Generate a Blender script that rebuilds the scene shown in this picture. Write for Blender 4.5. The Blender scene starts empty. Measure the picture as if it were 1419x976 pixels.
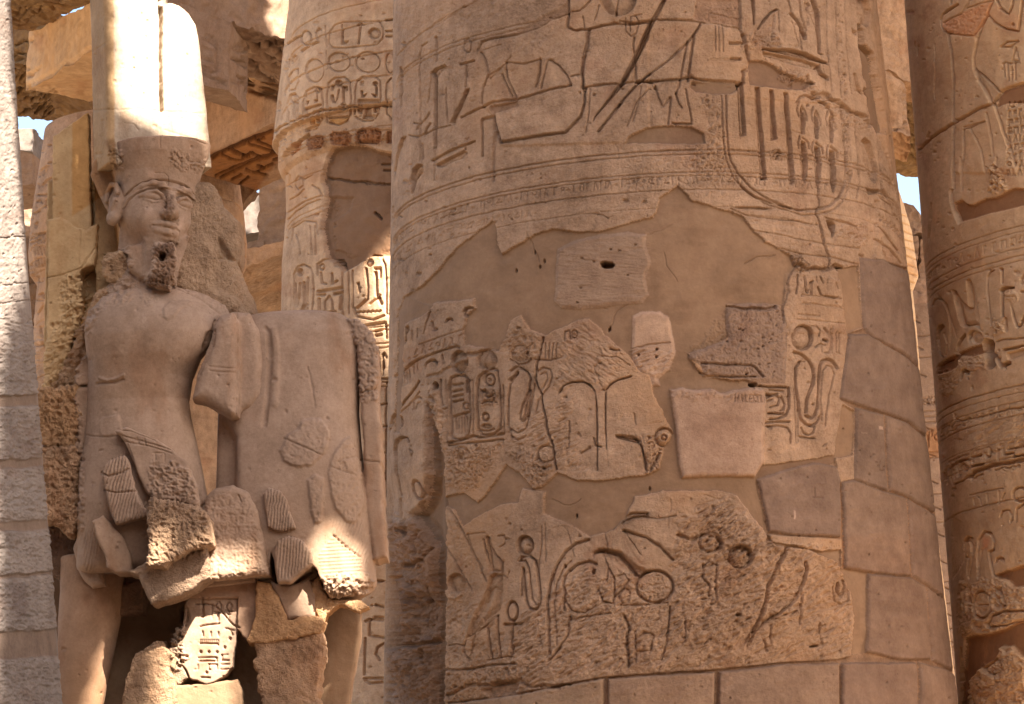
import bpy, math, random
import numpy as np
from math import radians, sin, cos, tan, pi, sqrt

# ------------------------------------------------------------------ camera
PW, PH = 1419.0, 976.0           # size of the photograph the layout was measured on
F = 4500.0                       # focal length in photograph pixels
PITCH, ROLL = radians(10.2), radians(3.0)
CAM = np.array([0.0, 0.0, 1.6])
_f = np.array([0, cos(PITCH), sin(PITCH)])
_r0 = np.array([1.0, 0, 0]); _u0 = np.array([0, -sin(PITCH), cos(PITCH)])
_r = cos(ROLL) * _r0 - sin(ROLL) * _u0
_u = sin(ROLL) * _r0 + cos(ROLL) * _u0

scene = bpy.context.scene
COL = scene.collection
from mathutils import Matrix, Vector
cam_d = bpy.data.cameras.new('camera')
cam_d.sensor_width = 36.0; cam_d.lens = 36.0 * F / PW
cam_d.clip_start = 0.1; cam_d.clip_end = 3000
cam = bpy.data.objects.new('camera', cam_d); COL.objects.link(cam)
M = Matrix([[_r[i], _u[i], -_f[i], CAM[i]] for i in range(3)] + [[0, 0, 0, 1]])
cam.matrix_world = M
scene.camera = cam

# ------------------------------------------------------------------ light
SUN_AZ, SUN_EL = radians(34), radians(42)     # to the right of straight behind the camera
SUN = np.array([sin(SUN_AZ) * cos(SUN_EL), -cos(SUN_AZ) * cos(SUN_EL), sin(SUN_EL)])
world = bpy.data.worlds.new('World'); scene.world = world; world.use_nodes = True
wn = world.node_tree.nodes; wl = world.node_tree.links
bg = wn['Background']
sky = wn.new('ShaderNodeTexSky'); sky.sky_type = 'NISHITA'; sky.sun_disc = False
sky.sun_elevation = SUN_EL
sky.sun_rotation = math.atan2(SUN[0], SUN[1])
sky.air_density = 1.0; sky.dust_density = 2.5; sky.ozone_density = 0.6
wl.new(sky.outputs[0], bg.inputs[0]); bg.inputs[1].default_value = 0.06
sd_ = bpy.data.lights.new('sun', 'SUN'); sd_.energy = 5.0; sd_.angle = radians(0.5); sd_.color = (1.0, 0.93, 0.82)
sun_o = bpy.data.objects.new('sun', sd_); COL.objects.link(sun_o)
sun_o.rotation_euler = Vector(SUN.tolist()).to_track_quat('Z', 'Y').to_euler()
scene.view_settings.view_transform = 'Standard'; scene.view_settings.look = 'None'
scene.view_settings.gamma = 1.0; scene.view_settings.use_curve_mapping = False
scene.view_settings.exposure = 2.6
scene.cycles.max_bounces = 8; scene.cycles.diffuse_bounces = 5
scene.cycles.use_denoising = True

# ------------------------------------------------------------------ helpers
def at(px, py, Y):
    """world point seen at photograph pixel (px,py) on the vertical plane y=Y"""
    d = _f + _r * ((px - PW / 2) / F) - _u * ((py - PH / 2) / F)
    return CAM + d * ((Y - CAM[1]) / d[1])

def project(P):
    V = P - CAM
    w = V @ _f
    return PW / 2 + F * (V @ _r) / w, PH / 2 - F * (V @ _u) / w

def mpp(Y): return Y / cos(PITCH) / F * 1.0

def tag(o, label=None, cat=None, group=None, kind=None):
    if label: o['label'] = label
    if cat: o['category'] = cat
    if group: o['group'] = group
    o['kind'] = kind or ('thing' if label else 'structure')
    return o

def empty(name, loc, label, cat, group=None, kind=None):
    o = bpy.data.objects.new(name, None); COL.objects.link(o)
    o.location = [float(v) for v in loc]; o.empty_display_size = 0.3
    return tag(o, label, cat, group, kind)

def ss(a, b, x):
    t = np.clip((x - a) / (b - a), 0, 1)
    return t * t * (3 - 2 * t)

def mesh_obj(name, V, Fq, mat, parent=None, N=None, tone=None, smooth=True):
    """V (n,3) world verts, Fq (m,4) quads (or list of ngons)"""
    me = bpy.data.meshes.new(name)
    V = np.asarray(V, dtype=np.float32)
    base = np.zeros(3, dtype=np.float32)
    if parent is not None: base = np.array(parent.matrix_world.translation if False else parent.location, dtype=np.float32)
    if isinstance(Fq, np.ndarray):
        k = Fq.shape[1]; m = len(Fq)
        me.vertices.add(len(V)); me.vertices.foreach_set('co', (V - base).ravel())
        me.loops.add(m * k); me.loops.foreach_set('vertex_index', Fq.astype(np.int32).ravel())
        me.polygons.add(m)
        me.polygons.foreach_set('loop_start', np.arange(0, m * k, k, dtype=np.int32))
        me.update(calc_edges=True)
    else:
        me.from_pydata([tuple(map(float, v)) for v in (V - base)], [], [list(map(int, f)) for f in Fq]); me.update()
    if smooth: me.polygons.foreach_set('use_smooth', np.ones(len(me.polygons), dtype=bool))
    if tone is None: tone = np.ones((len(V), 3), dtype=np.float32)
    a = me.color_attributes.new('tone', 'FLOAT_COLOR', 'POINT')
    rgba = np.ones((len(V), 4), dtype=np.float32); rgba[:, :3] = tone
    a.data.foreach_set('color', rgba.ravel())
    if mat: me.materials.append(mat)
    if N is not None:
        me.normals_split_custom_set_from_vertices(N.astype(np.float32).tolist())
    o = bpy.data.objects.new(name, me); COL.objects.link(o)
    if parent is not None: o.parent = parent
    return o

# ---- noise
def _rand_grid(ny, nx, seed):
    return np.random.RandomState(seed).rand(ny, nx).astype(np.float32) * 2 - 1

def noise2(X, Y, seed):
    """value noise on arrays X,Y (any shape), period-free on a 256 lattice"""
    G = _rand_grid(256, 256, seed)
    xi = np.floor(X).astype(np.int32); yi = np.floor(Y).astype(np.int32)
    fx = X - xi; fy = Y - yi
    fx = fx * fx * (3 - 2 * fx); fy = fy * fy * (3 - 2 * fy)
    x0 = xi & 255; x1 = (xi + 1) & 255; y0 = yi & 255; y1 = (yi + 1) & 255
    a = G[y0, x0]; b = G[y0, x1]; c = G[y1, x0]; d = G[y1, x1]
    return (a + (b - a) * fx) * (1 - fy) + (c + (d - c) * fx) * fy

def fbm2(X, Y, cell, octs, seed, gain=0.5):
    r = 0; amp = 1; tot = 0
    for k in range(octs):
        r = r + amp * noise2(X / cell * 2 ** k + 17.3 * k, Y / cell * 2 ** k + 5.1 * k, seed + k); tot += amp; amp *= gain
    return r / tot

_P3 = np.random.RandomState(7).permutation(4096).astype(np.int32)
_V3 = (np.random.RandomState(8).rand(4096) * 2 - 1).astype(np.float32)
def noise3(P, cell, octs=1, seed=0, gain=0.5):
    r = np.zeros(len(P), dtype=np.float32); amp = 1.0; tot = 0
    for k in range(octs):
        Q = P / cell * 2 ** k + 31.7 * k + seed * 13.13
        I = np.floor(Q).astype(np.int32); f = (Q - I).astype(np.float32); f = f * f * (3 - 2 * f)
        def hsh(i, j, l): return _V3[_P3[(_P3[(_P3[i & 4095] + j) & 4095] + l) & 4095]]
        x, y, z = I[:, 0], I[:, 1], I[:, 2]; fx, fy, fz = f[:, 0], f[:, 1], f[:, 2]
        c = 0
        for dx, wx in ((0, 1 - fx), (1, fx)):
            for dy, wy in ((0, 1 - fy), (1, fy)):
                for dz, wz in ((0, 1 - fz), (1, fz)):
                    c = c + wx * wy * wz * hsh(x + dx, y + dy, z + dz)
        r += amp * c; tot += amp; amp *= gain
    return r / tot

# ---- carving canvas: a relief height map (in photograph pixels) that is pressed into the real surfaces
CS = 1.5; MG = 120
CNX = int((PW + 2 * MG) * CS); CNY = int((PH + 2 * MG) * CS)
_gx = (np.arange(CNX, dtype=np.float32) / CS - MG); _gy = (np.arange(CNY, dtype=np.float32) / CS - MG)
_GX, _GY = np.meshgrid(_gx, _gy)
WX = 2.2 * fbm2(_GX, _GY, 16, 5, 101, 0.72); WY = 2.2 * fbm2(_GX, _GY, 16, 5, 131, 0.72)

TILES = dict(A=(540, 0, 3.9028), B=(540, 230, 3.9028), C=(540, 430, 3.9028), D=(540, 640, 2.9056),
             E=(860, 0, 3.5475), F=(860, 260, 3.5475), G=(860, 480, 3.5475), H=(860, 700, 3.535),
             K=(1080, 360, 10.845), J=(1080, 440, 4.88), N=(540, 420, 4.88), T=(1000, 0, 5.9125), O=(520, 700, 3.536),
             R=(1160, 0, 4.0656), S=(1160, 220, 4.0656), U=(1280, 370, 6.504), V=(1290, 500, 4.88), W=(1310, 700, 3.536),
             a=(0, 0, 3.5475), b=(0, 240, 3.5475), c=(0, 480, 3.5475), d=(0, 700, 3.535), e=(50, 580, 3.905), f=(240, 810, 6.507),
             m=(280, 0, 3.55), n=(280, 240, 3.55), o=(280, 480, 3.55), p=(280, 700, 3.536), q=(380, 60, 5.739), P=(0, 0, 1.0),
             g=(100, 180, 4.436), h=(160, 220, 5.42), i=(0, 0, 5.423), j=(0, 160, 5.423), k=(270, 150, 6.507), l=(270, 250, 5.136))
def q(t, s):
    x0, y0, sc = TILES[t]
    v = [float(w) for w in s.replace(',', ' ').split()]
    return [(x0 + v[k] / sc, y0 + v[k + 1] / sc) for k in range(0, len(v), 2)]

class Canvas:
    def __init__(s):
        s.h = np.zeros((CNY, CNX), dtype=np.float32)
        s.c = np.ones((CNY, CNX, 3), dtype=np.float32)
        s.id = np.zeros((CNY, CNX), dtype=np.int16)
    def grid(s, pts, pad, jag=0.0):
        xs = [p[0] for p in pts]; ys = [p[1] for p in pts]; pad = pad + jag + 2
        x0 = max(0, int((min(xs) - pad + MG) * CS)); x1 = min(CNX, int((max(xs) + pad + MG) * CS) + 2)
        y0 = max(0, int((min(ys) - pad + MG) * CS)); y1 = min(CNY, int((max(ys) + pad + MG) * CS) + 2)
        sl = (slice(y0, max(y0, y1)), slice(x0, max(x0, x1)))
        X = _GX[sl]; Y = _GY[sl]
        if jag: X = X + WX[sl] * jag; Y = Y + WY[sl] * jag
        return sl, X, Y
    @staticmethod
    def dist(pts, X, Y, closed):
        n = len(pts); d2 = np.full(X.shape, 1e9, dtype=np.float32); ins = np.zeros(X.shape, dtype=bool)
        for k in range(n if closed else n - 1):
            ax, ay = pts[k]; bx, by = pts[(k + 1) % n]
            ex, ey = bx - ax, by - ay; L = ex * ex + ey * ey + 1e-9
            t = np.clip(((X - ax) * ex + (Y - ay) * ey) / L, 0, 1)
            dx = X - (ax + t * ex); dy = Y - (ay + t * ey)
            np.minimum(d2, dx * dx + dy * dy, out=d2)
            if closed and ay != by:
                c = ((ay > Y) != (by > Y)) & (X < (bx - ax) * (Y - ay) / (by - ay) + ax)
                ins ^= c
        d = np.sqrt(d2)
        return np.where(ins, -d, d) if closed else d
    def groove(s, pts, w=3.0, d=3.0, jag=0.0, closed=False):
        w = w * 1.12; d = d * 1.0
        if len(pts) < 2: return
        sl, X, Y = s.grid(pts, w, jag)
        r = s.dist(pts, X, Y, False if not closed else True)
        s.h[sl] -= d * (1 - ss(0.25, 1.0, np.abs(r) / (w * 0.62)))
    def ridge(s, pts, w=3.0, d=2.0, jag=0.0): s.groove(pts, w, -d, jag)
    def sunk(s, pts, d=5.0, w=6.0, rim=1.3, floor=0.35, jag=0.0):
        """sunk relief: sheer edge, rounded body rising to (1-floor)*d below the surface"""
        sl, X, Y = s.grid(pts, 2, jag)
        r = -s.dist(pts, X, Y, True)
        s.h[sl] -= d * ss(-0.3, rim, r) * (1 - (1 - floor) * ss(0, w, r))
    def add(s, pts, dv, soft=2.0, jag=0.0):
        sl, X, Y = s.grid(pts, soft, jag)
        s.h[sl] += dv * ss(soft, -soft, s.dist(pts, X, Y, True))
    def level(s, pts, val, soft=1.5, jag=0.0, keep=0.15, id=None, tone=None):
        sl, X, Y = s.grid(pts, soft, jag)
        dd = s.dist(pts, X, Y, True)
        m = ss(soft, -soft, dd)
        s.h[sl] = s.h[sl] * (1 - m * (1 - keep)) + val * m
        if id is not None: s.id[sl][dd < 0] = id
        if tone is not None: s.c[sl] = s.c[sl] * (1 - m[..., None]) + np.array(tone, dtype=np.float32) * m[..., None]
    def tint(s, pts, rgb, soft=3.0, jag=0.0):
        sl, X, Y = s.grid(pts, soft, jag)
        m = ss(soft, -soft, s.dist(pts, X, Y, True))[..., None]
        s.c[sl] *= (1 - m) + np.array(rgb, dtype=np.float32) * m
    def rough(s, pts, amp, cell=9.0, soft=8.0, ang=None, seed=5, octs=4, stretch=3.0, jag=6.0, ridged=True):
        sl, X, Y = s.grid(pts, soft, jag)
        m = ss(soft * 0.5, -soft * 0.5, s.dist(pts, X, Y, True))
        X0, Y0 = _GX[sl], _GY[sl]
        if ang is not None:
            ca, sa = cos(ang), sin(ang); X0, Y0 = (X0 * ca + Y0 * sa) / stretch, (-X0 * sa + Y0 * ca)
        n = fbm2(X0, Y0, cell, octs, seed, 0.6)
        if ridged: n = (0.35 - np.abs(n)) * 2.0
        s.h[sl] += amp * n * m
    def disc(s, cx, cy, rx, ry, d=5.0, **k): s.sunk(ell(cx, cy, rx, ry), d, **k)
    def ring(s, cx, cy, rx, ry, w=3.0, d=3.0): s.groove(ell(cx, cy, rx, ry, close=True), w, d)
    def hole(s, cx, cy, rx, ry, d=14, jag=1.0):
        p = ell(cx, cy, rx, ry, 14); s.add(p, -d, 1.2, jag)
    def sample(s, px, py, what='h'):
        x = np.clip((px + MG) * CS, 0, CNX - 1.001); y = np.clip((py + MG) * CS, 0, CNY - 1.001)
        xi = x.astype(np.int32); yi = y.astype(np.int32); fx = (x - xi); fy = (y - yi)
        A = s.h if what == 'h' else s.c
        if what == 'id': return s.id[(y + .5).astype(np.int32), (x + .5).astype(np.int32)]
        if what == 'c': fx = fx[..., None]; fy = fy[..., None]
        return (A[yi, xi] * (1 - fx) + A[yi, xi + 1] * fx) * (1 - fy) + (A[yi + 1, xi] * (1 - fx) + A[yi + 1, xi + 1] * fx) * fy

def ell(cx, cy, rx, ry, n=28, close=False, a0=0, a1=2 * pi):
    p = [(cx + rx * cos(a0 + (a1 - a0) * k / n), cy + ry * sin(a0 + (a1 - a0) * k / n)) for k in range(n)]
    if close or a1 - a0 < 6.28: p.append((cx + rx * cos(a1), cy + ry * sin(a1)))
    return p
def qe(t, cx, cy, rx, ry):
    x0, y0, sc = TILES[t]
    return (x0 + cx / sc, y0 + cy / sc, rx / sc, ry / sc)

def glyph_row(cv, P0, P1, hgt, rs, d=2.0, w=1.8, gap=0.35):
    """a row of small signs between two points, hgt px tall"""
    L = math.hypot(P1[0] - P0[0], P1[1] - P0[1]); ux, uy = (P1[0] - P0[0]) / L, (P1[1] - P0[1]) / L
    t = 0.0
    def W_(a, b): return (P0[0] + ux * (t + a) + 0 * b, P0[1] + uy * (t + a) - b)
    while t < L - hgt * .3:
        k = rs.randint(0, 9); gw = hgt * rs.uniform(.35, .7)
        if k == 0: cv.groove([W_(0, 0), W_(0, hgt)], w, d); gw = hgt * .2
        elif k == 1: cv.groove([W_(gw * .2, 0), W_(gw * .2, hgt * .9), W_(gw * .7, hgt), W_(gw * .7, hgt * .7)], w, d)
        elif k == 2: cx, cy = W_(gw / 2, hgt * .6); cv.ring(cx, cy, gw * .4, gw * .4, w, d)
        elif k == 3:
            z = [W_(gw * i / 6, hgt * (.35 + .18 * (i % 2))) for i in range(7)]; cv.groove(z, w, d)
            z = [W_(gw * i / 6, hgt * (.7 + .18 * (i % 2))) for i in range(7)]; cv.groove(z, w, d)
        elif k == 4: cx, cy = W_(gw / 2, hgt * .3); cv.sunk(ell(cx, cy, gw * .45, hgt * .2, 14), d * 1.3, 3)
        elif k == 5: cv.groove([W_(0, 0), W_(gw * .3, hgt * .6), W_(gw * .2, hgt), W_(gw * .6, hgt * .8), W_(gw * .5, hgt * .3), W_(gw, 0)], w, d)
        elif k == 6: cv.groove([W_(0, hgt * .1), W_(0, hgt * .9), W_(gw, hgt * .9), W_(gw, hgt * .1)], w, d)
        elif k == 7: cv.groove([W_(0, hgt * .2), W_(gw, hgt * .2)], w * 1.2, d * 1.2); cv.groove([W_(gw * .2, hgt * .5), W_(gw * .8, hgt)], w, d)
        else: cv.groove([W_(0, 0), W_(gw * .5, hgt), W_(gw, 0)], w, d)
        t += gw + hgt * gap

# ------------------------------------------------------------------ materials
def stone(name, dark, light, bump=0.5, fine=0.012, streak=0.5, blot=1.0, rough=0.9, warm=None, pits=0.5, hzs=1.0):
    m = bpy.data.materials.new(name); m.use_nodes = True
    nt = m.node_tree; N = nt.nodes; L = nt.links
    b = N['Principled BSDF']; b.inputs['Roughness'].default_value = rough
    if 'Specular IOR Level' in b.inputs: b.inputs['Specular IOR Level'].default_value = 0.25
    geo = N.new('ShaderNodeNewGeometry')
    def noise(scale, det, ro=0.6, vec=None, sc=None):
        n = N.new('ShaderNodeTexNoise'); n.inputs['Scale'].default_value = scale
        n.inputs['Detail'].default_value = det; n.inputs['Roughness'].default_value = ro
        if sc:
            mp = N.new('ShaderNodeMapping'); mp.inputs['Scale'].default_value = sc; L.new(geo.outputs['Position'], mp.inputs[0]); L.new(mp.outputs[0], n.inputs[0])
        else: L.new(geo.outputs['Position'], n.inputs[0])
        return n.outputs[0]
    def math_(op, a, bb, clamp=False):
        x = N.new('ShaderNodeMath'); x.operation = op; x.use_clamp = clamp
        for k, v in enumerate((a, bb)):
            if isinstance(v, (int, float)): x.inputs[k].default_value = v
            else: L.new(v, x.inputs[k])
        return x.outputs[0]
    n1 = noise(1.3, 5); n2 = noise(9, 6, .65); n3 = noise(60, 4, .7)
    st = noise(1, 5, .6, sc=(14, 14, 1.1))
    hz = noise(1, 4, .6, sc=(1.5, 1.5, 22))
    v = math_('ADD', math_('MULTIPLY', math_('SUBTRACT', n1, .5), 1.4 * blot), math_('MULTIPLY', math_('SUBTRACT', n2, .5), 1.5 * blot))
    v = math_('ADD', v, math_('MULTIPLY', math_('SUBTRACT', n3, .5), 1.0 * blot))
    v = math_('ADD', v, math_('MULTIPLY', math_('SUBTRACT', st, .5), .9 * streak))
    v = math_('ADD', v, math_('MULTIPLY', math_('SUBTRACT', hz, .5), .45 * min(1, pits * 2) * hzs))
    v = math_('ADD', v, .5, True)
    mix = N.new('ShaderNodeMix'); mix.data_type = 'RGBA'
    mix.inputs[6].default_value = (*dark, 1); mix.inputs[7].default_value = (*light, 1); L.new(v, mix.inputs[0])
    col = mix.outputs[2]
    if warm:
        w1 = noise(.9, 4, .55); r = N.new('ShaderNodeMapRange'); r.inputs[1].default_value = .5; r.inputs[2].default_value = .68; L.new(w1, r.inputs[0])
        mx = N.new('ShaderNodeMix'); mx.data_type = 'RGBA'; mx.inputs[7].default_value = (*warm, 1); L.new(col, mx.inputs[6]); L.new(math_('MULTIPLY', r.outputs[0], .6), mx.inputs[0]); col = mx.outputs[2]
    # small dark pits and chips
    vo = N.new('ShaderNodeTexNoise'); vo.inputs['Scale'].default_value = 26; vo.inputs['Detail'].default_value = 3; L.new(geo.outputs['Position'], vo.inputs[0])
    pr = N.new('ShaderNodeMapRange'); pr.inputs[1].default_value = .70; pr.inputs[2].default_value = .76; L.new(vo.outputs[0], pr.inputs[0])
    pm = N.new('ShaderNodeMix'); pm.data_type = 'RGBA'; pm.blend_type = 'MULTIPLY'; pm.inputs[7].default_value = (.45, .42, .40, 1)
    L.new(col, pm.inputs[6]); L.new(math_('MULTIPLY', pr.outputs[0], pits), pm.inputs[0]); col = pm.outputs[2]
    at_ = N.new('ShaderNodeAttribute'); at_.attribute_name = 'tone'
    mul = N.new('ShaderNodeMix'); mul.data_type = 'RGBA'; mul.blend_type = 'MULTIPLY'; mul.inputs[0].default_value = 1
    L.new(col, mul.inputs[6]); L.new(at_.outputs['Color'], mul.inputs[7]); L.new(mul.outputs[2], b.inputs['Base Color'])
    nb = noise(140, 5, .7); nb2 = noise(35, 4, .65)
    hgt = math_('ADD', math_('MULTIPLY', nb, .35), math_('MULTIPLY', nb2, 1.0))
    hgt = math_('SUBTRACT', hgt, math_('MULTIPLY', pr.outputs[0], .5 * pits))
    bp = N.new('ShaderNodeBump'); bp.inputs['Strength'].default_value = bump; bp.inputs['Distance'].default_value = fine
    L.new(hgt, bp.inputs['Height']); L.new(bp.outputs[0], b.inputs['Normal'])
    return m

M_SAND = stone('carved_sandstone', (.225, .130, .073), (.53, .333, .203), warm=(.48, .26, .125), bump=.9, fine=.02)
M_PLAST = stone('lime_plaster', (.200, .119, .066), (.300, .186, .108), bump=.35, fine=.008, streak=.35, blot=.85, pits=.25)
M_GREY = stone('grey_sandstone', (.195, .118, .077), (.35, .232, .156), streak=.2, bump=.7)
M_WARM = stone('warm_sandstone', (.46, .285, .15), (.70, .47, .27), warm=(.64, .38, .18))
M_STAT = stone('statue_stone', (.23, .146, .095), (.40, .27, .188), bump=.4, fine=.006, streak=.35, hzs=0, warm=(.33, .20, .115))
M_STATW = stone('ochre_statue_stone', (.40, .25, .12), (.60, .41, .22), bump=.45, fine=.008, streak=.5, hzs=0)
M_ROUGH = stone('broken_stone', (.25, .165, .108), (.47, .33, .225), bump=.9, fine=.03, streak=.1, blot=1.3, pits=.8)
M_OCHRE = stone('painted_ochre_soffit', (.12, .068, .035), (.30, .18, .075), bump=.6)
M_PALE = stone('pale_limestone', (.125, .096, .08), (.23, .187, .157), bump=.35, streak=.3)
M_PLASTW = stone('orange_plaster', (.32, .18, .085), (.46, .275, .14), bump=.35, fine=.008, streak=.35, blot=.85, pits=.25)
M_GOLD = stone('golden_sandstone', (.31, .185, .103), (.60, .395, .24), warm=(.48, .26, .12), bump=.7)
M_CROWN_SUN = stone('sunlit_toned_crown_stone', (.27, .20, .135), (.46, .36, .265), bump=.4, fine=.006, streak=.5, hzs=0)  # paler copy of the statue stone, colour raised to look sunlit
M_SANDG = stone('sand', (.22, .155, .10), (.32, .235, .155), bump=.6, fine=.03, streak=0)

# ------------------------------------------------------------------ column builder
def column(name, sil, Y, cv, label, cat, step=1.0, px_rows=(-24, 1000), parts=None, mat=None, mats=None, z_top=12.95,
           group=None, top_extra=None, nz=0.004, th=96, seed=1, root=None, hs=1.0, rgh=0.0):
    """sil: [(xl,yl,xr,yr),...] silhouette points top to bottom. Relief is pressed in radially."""
    ax = []
    for xl, yl, xr, yr in sil:
        L_ = at(xl, yl, Y); R_ = at(xr, yr, Y)
        c = (L_ + R_) / 2; r = (R_[0] - L_[0]) / 2
        dist = math.hypot(c[0], Y); r = r / sqrt(1 + (r / dist) ** 2)
        ax.append((c[2], c[0], r))
    ax.sort()
    zk = np.array([a[0] for a in ax]); cxk = np.array([a[1] for a in ax]); rk = np.array([a[2] for a in ax])
    def extr(z, v):
        out = np.interp(z, zk, v)
        s0 = (v[1] - v[0]) / (zk[1] - zk[0]); s1 = (v[-1] - v[-2]) / (zk[-1] - zk[-2])
        out = np.where(z < zk[0], v[0] + s0 * np.maximum(z - zk[0], -1.5) * .5, out)
        return np.where(z > zk[-1], v[-1] + s1 * (z - zk[-1]), out)
    rm = float(rk.mean()); D = math.hypot(float(cxk.mean()), Y)
    m1 = (D - rm) / F
    z_lo = min(at(s_[0], px_rows[1], Y - rm)[2] for s_ in sil); z_hi = max(at(s_[0], px_rows[0], Y + .1)[2] for s_ in sil) + .25
    dz = m1 * step
    zs = np.arange(z_lo, z_hi, dz)
    zs = np.concatenate([[-0.3, 0.2], np.linspace(.4, z_lo - .05, 6) if z_lo > .6 else [], zs, np.linspace(z_hi + .1, z_top, 8)])
    zs = np.unique(np.minimum(zs, z_top))
    t0 = math.atan2(-Y, -float(cxk.mean()))
    dth = dz / rm
    fr = np.arange(-radians(th), radians(th), dth)
    bk = np.linspace(radians(th), 2 * pi - radians(th), 24)[:-1]
    ths = np.concatenate([fr, bk]) + t0
    nt_, nzr = len(ths), len(zs)
    TH, ZZ = np.meshgrid(ths, zs)
    cx = extr(zs, cxk)[:, None]; rr = np.maximum(extr(zs, rk), .3)[:, None]
    nx_, ny_ = np.cos(TH), np.sin(TH)
    P = np.stack([cx + rr * nx_, Y + rr * ny_, ZZ], -1).reshape(-1, 3)
    px, py = project(P)
    V = P - CAM; V /= np.linalg.norm(V, axis=1)[:, None]
    Nr = np.stack([nx_, ny_, 0 * nx_], -1).reshape(-1, 3)
    facing = -(V * Nr).sum(1)
    inside = (ss(-MG + 5, -MG + 60, px) * ss(PW + MG - 5, PW + MG - 60, px) * ss(-MG + 5, -MG + 60, py) * ss(PH + MG - 5, PH + MG - 60, py))
    fade = ss(-.02, .06, facing) * inside
    hh = cv.sample(px, py) * fade * m1 * hs
    hh = hh + nz * noise3(P, .35, 4, seed) + nz * .5 * noise3(P, .05, 2, seed + 3) + rgh * noise3(P, .5, 5, seed + 9)
    P2 = P + Nr * hh[:, None]
    tone = 1 + (cv.sample(px, py, 'c') - 1) * fade[:, None]
    ids = np.where(fade > .5, cv.sample(px, py, 'id'), 0)
    G = P2.reshape(nzr, nt_, 3)
    Gn = np.cross(np.roll(G, -1, 1) - np.roll(G, 1, 1), np.gradient(G, axis=0)).reshape(-1, 3)
    Gn /= (np.linalg.norm(Gn, axis=1)[:, None] + 1e-12)
    Gn *= np.sign((Gn * Nr).sum(1))[:, None]
    I = np.arange(nzr * nt_).reshape(nzr, nt_)
    a = I[:-1]; b = np.roll(I, -1, 1)[:-1]; c = np.roll(I, -1, 1)[1:]; d = I[1:]
    Q = np.stack([a, b, c, d], -1).reshape(-1, 4)
    if root is None: root = empty(name, (float(extr(np.array([0.]), cxk)[0]), Y, 0), label, cat, group)
    # face ids from corner a
    fid = ids[Q[:, 0]]
    parts = parts or {}
    if parts:
        known = np.array(sorted(parts)); fid = np.where(np.isin(fid, known), fid, 0)
    else: fid[:] = 0
    for k in np.unique(fid):
        sel = Q[fid == k]
        if len(sel) < 30 and k: sel = Q[fid == k]
        u, inv = np.unique(sel.ravel(), return_inverse=True)
        pn, pm, pl = parts.get(int(k), ('shaft', mat, None)) if k else ('shaft', mat, None)
        o = mesh_obj(pn, P2[u], inv.reshape(-1, 4), pm, root, N=Gn[u], tone=tone[u])
        if pl: o['label'] = pl
    # cap
    capc = len(ths)
    top = G[-1]; Vc = np.vstack([top, top.mean(0)[None] + [0, 0, .01]])
    Fc = [[k, (k + 1) % capc, capc] for k in range(capc)]
    return root, dict(zk=zk, cxk=cxk, rk=rk, Y=Y, extr=extr)

# rings round a column drawn into the canvas
def col_ring(cv, sil, Y, py_mid, w=2.0, d=2.0, a0=-88, a1=88, jag=0.6, ret=False):
    xl, yl, xr, yr = [np.interp(py_mid, [(s[1] + s[3]) / 2 for s in sil], [s[k] for s in sil]) for k in range(4)]
    L_ = at(xl, yl, Y); R_ = at(xr, yr, Y); c = (L_ + R_) / 2; r = (R_[0] - L_[0]) / 2
    # find z so that the front of the ring is seen at py_mid
    z = c[2]
    t0 = math.atan2(-Y, -c[0])
    for _ in range(6):
        p = np.array([c[0] + r * cos(t0), Y + r * sin(t0), z]); _, y_ = project(p[None])
        z -= (py_mid - y_[0]) * mpp(Y)
    A = np.radians(np.linspace(a0, a1, 60)) + t0
    P = np.stack([c[0] + r * np.cos(A), Y + r * np.sin(A), np.full(60, z)], -1)
    px, py = project(P)
    pts = list(zip(px.tolist(), py.tolist()))
    if ret: return pts
    cv.groove(pts, w * .85, d * .8, jag)
    return pts
# ================================================================== GREAT COLUMN
CM = Canvas(); cv = CM
SIL_M = [(545, -10, 1211, -10 - 0), (530, 976, 1321, 976)]
SIL_M = [(545, 20, 1212, -12), (530, 996, 1321, 956)]
YM = 21.5
rs = np.random.RandomState(4)
FULL = q('P', '380,-110 1530,-110 1530,1090 380,1090')
def G(t, s, w=3.5, d=4.0, jag=0.5): cv.groove(q(t, s), w, d, jag)
def C_(t, s, d=6.0, w=6.0, fl=.4, jag=.4): cv.sunk(q(t, s), d, w, 1.3, fl, jag)

# general unevenness
cv.h += 1.2 * fbm2(_GX, _GY, 90, 4, 31) + .7 * fbm2(_GX, _GY, 8, 4, 37, .6) + .5 * fbm2(_GX * .4, _GY, 14, 4, 39, .6)
_t = 1 + .10 * fbm2(_GX, _GY, 130, 3, 57); cv.c *= _t[..., None]
cv.rough(q('P', '545,0 780,0 780,60 700,110 545,170'), .9, 8, 20, seed=61)
# ring lines
for y_, w_, d_ in ((207, 2.6, 3), (213, 2.2, 2.5), (238, 2.2, 2.6), (243, 2.0, 2.0), (262, 2.2, 2.4), (286, 1.6, 1.5)):
    col_ring(cv, SIL_M, YM, y_ + 4, w_, d_)
for y_ in (14, 20): 
    p_ = col_ring(cv, SIL_M, YM, y_, 2, 0, ret=True); cv.groove(p_[:24], 2.2, 1.6, .5)
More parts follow.
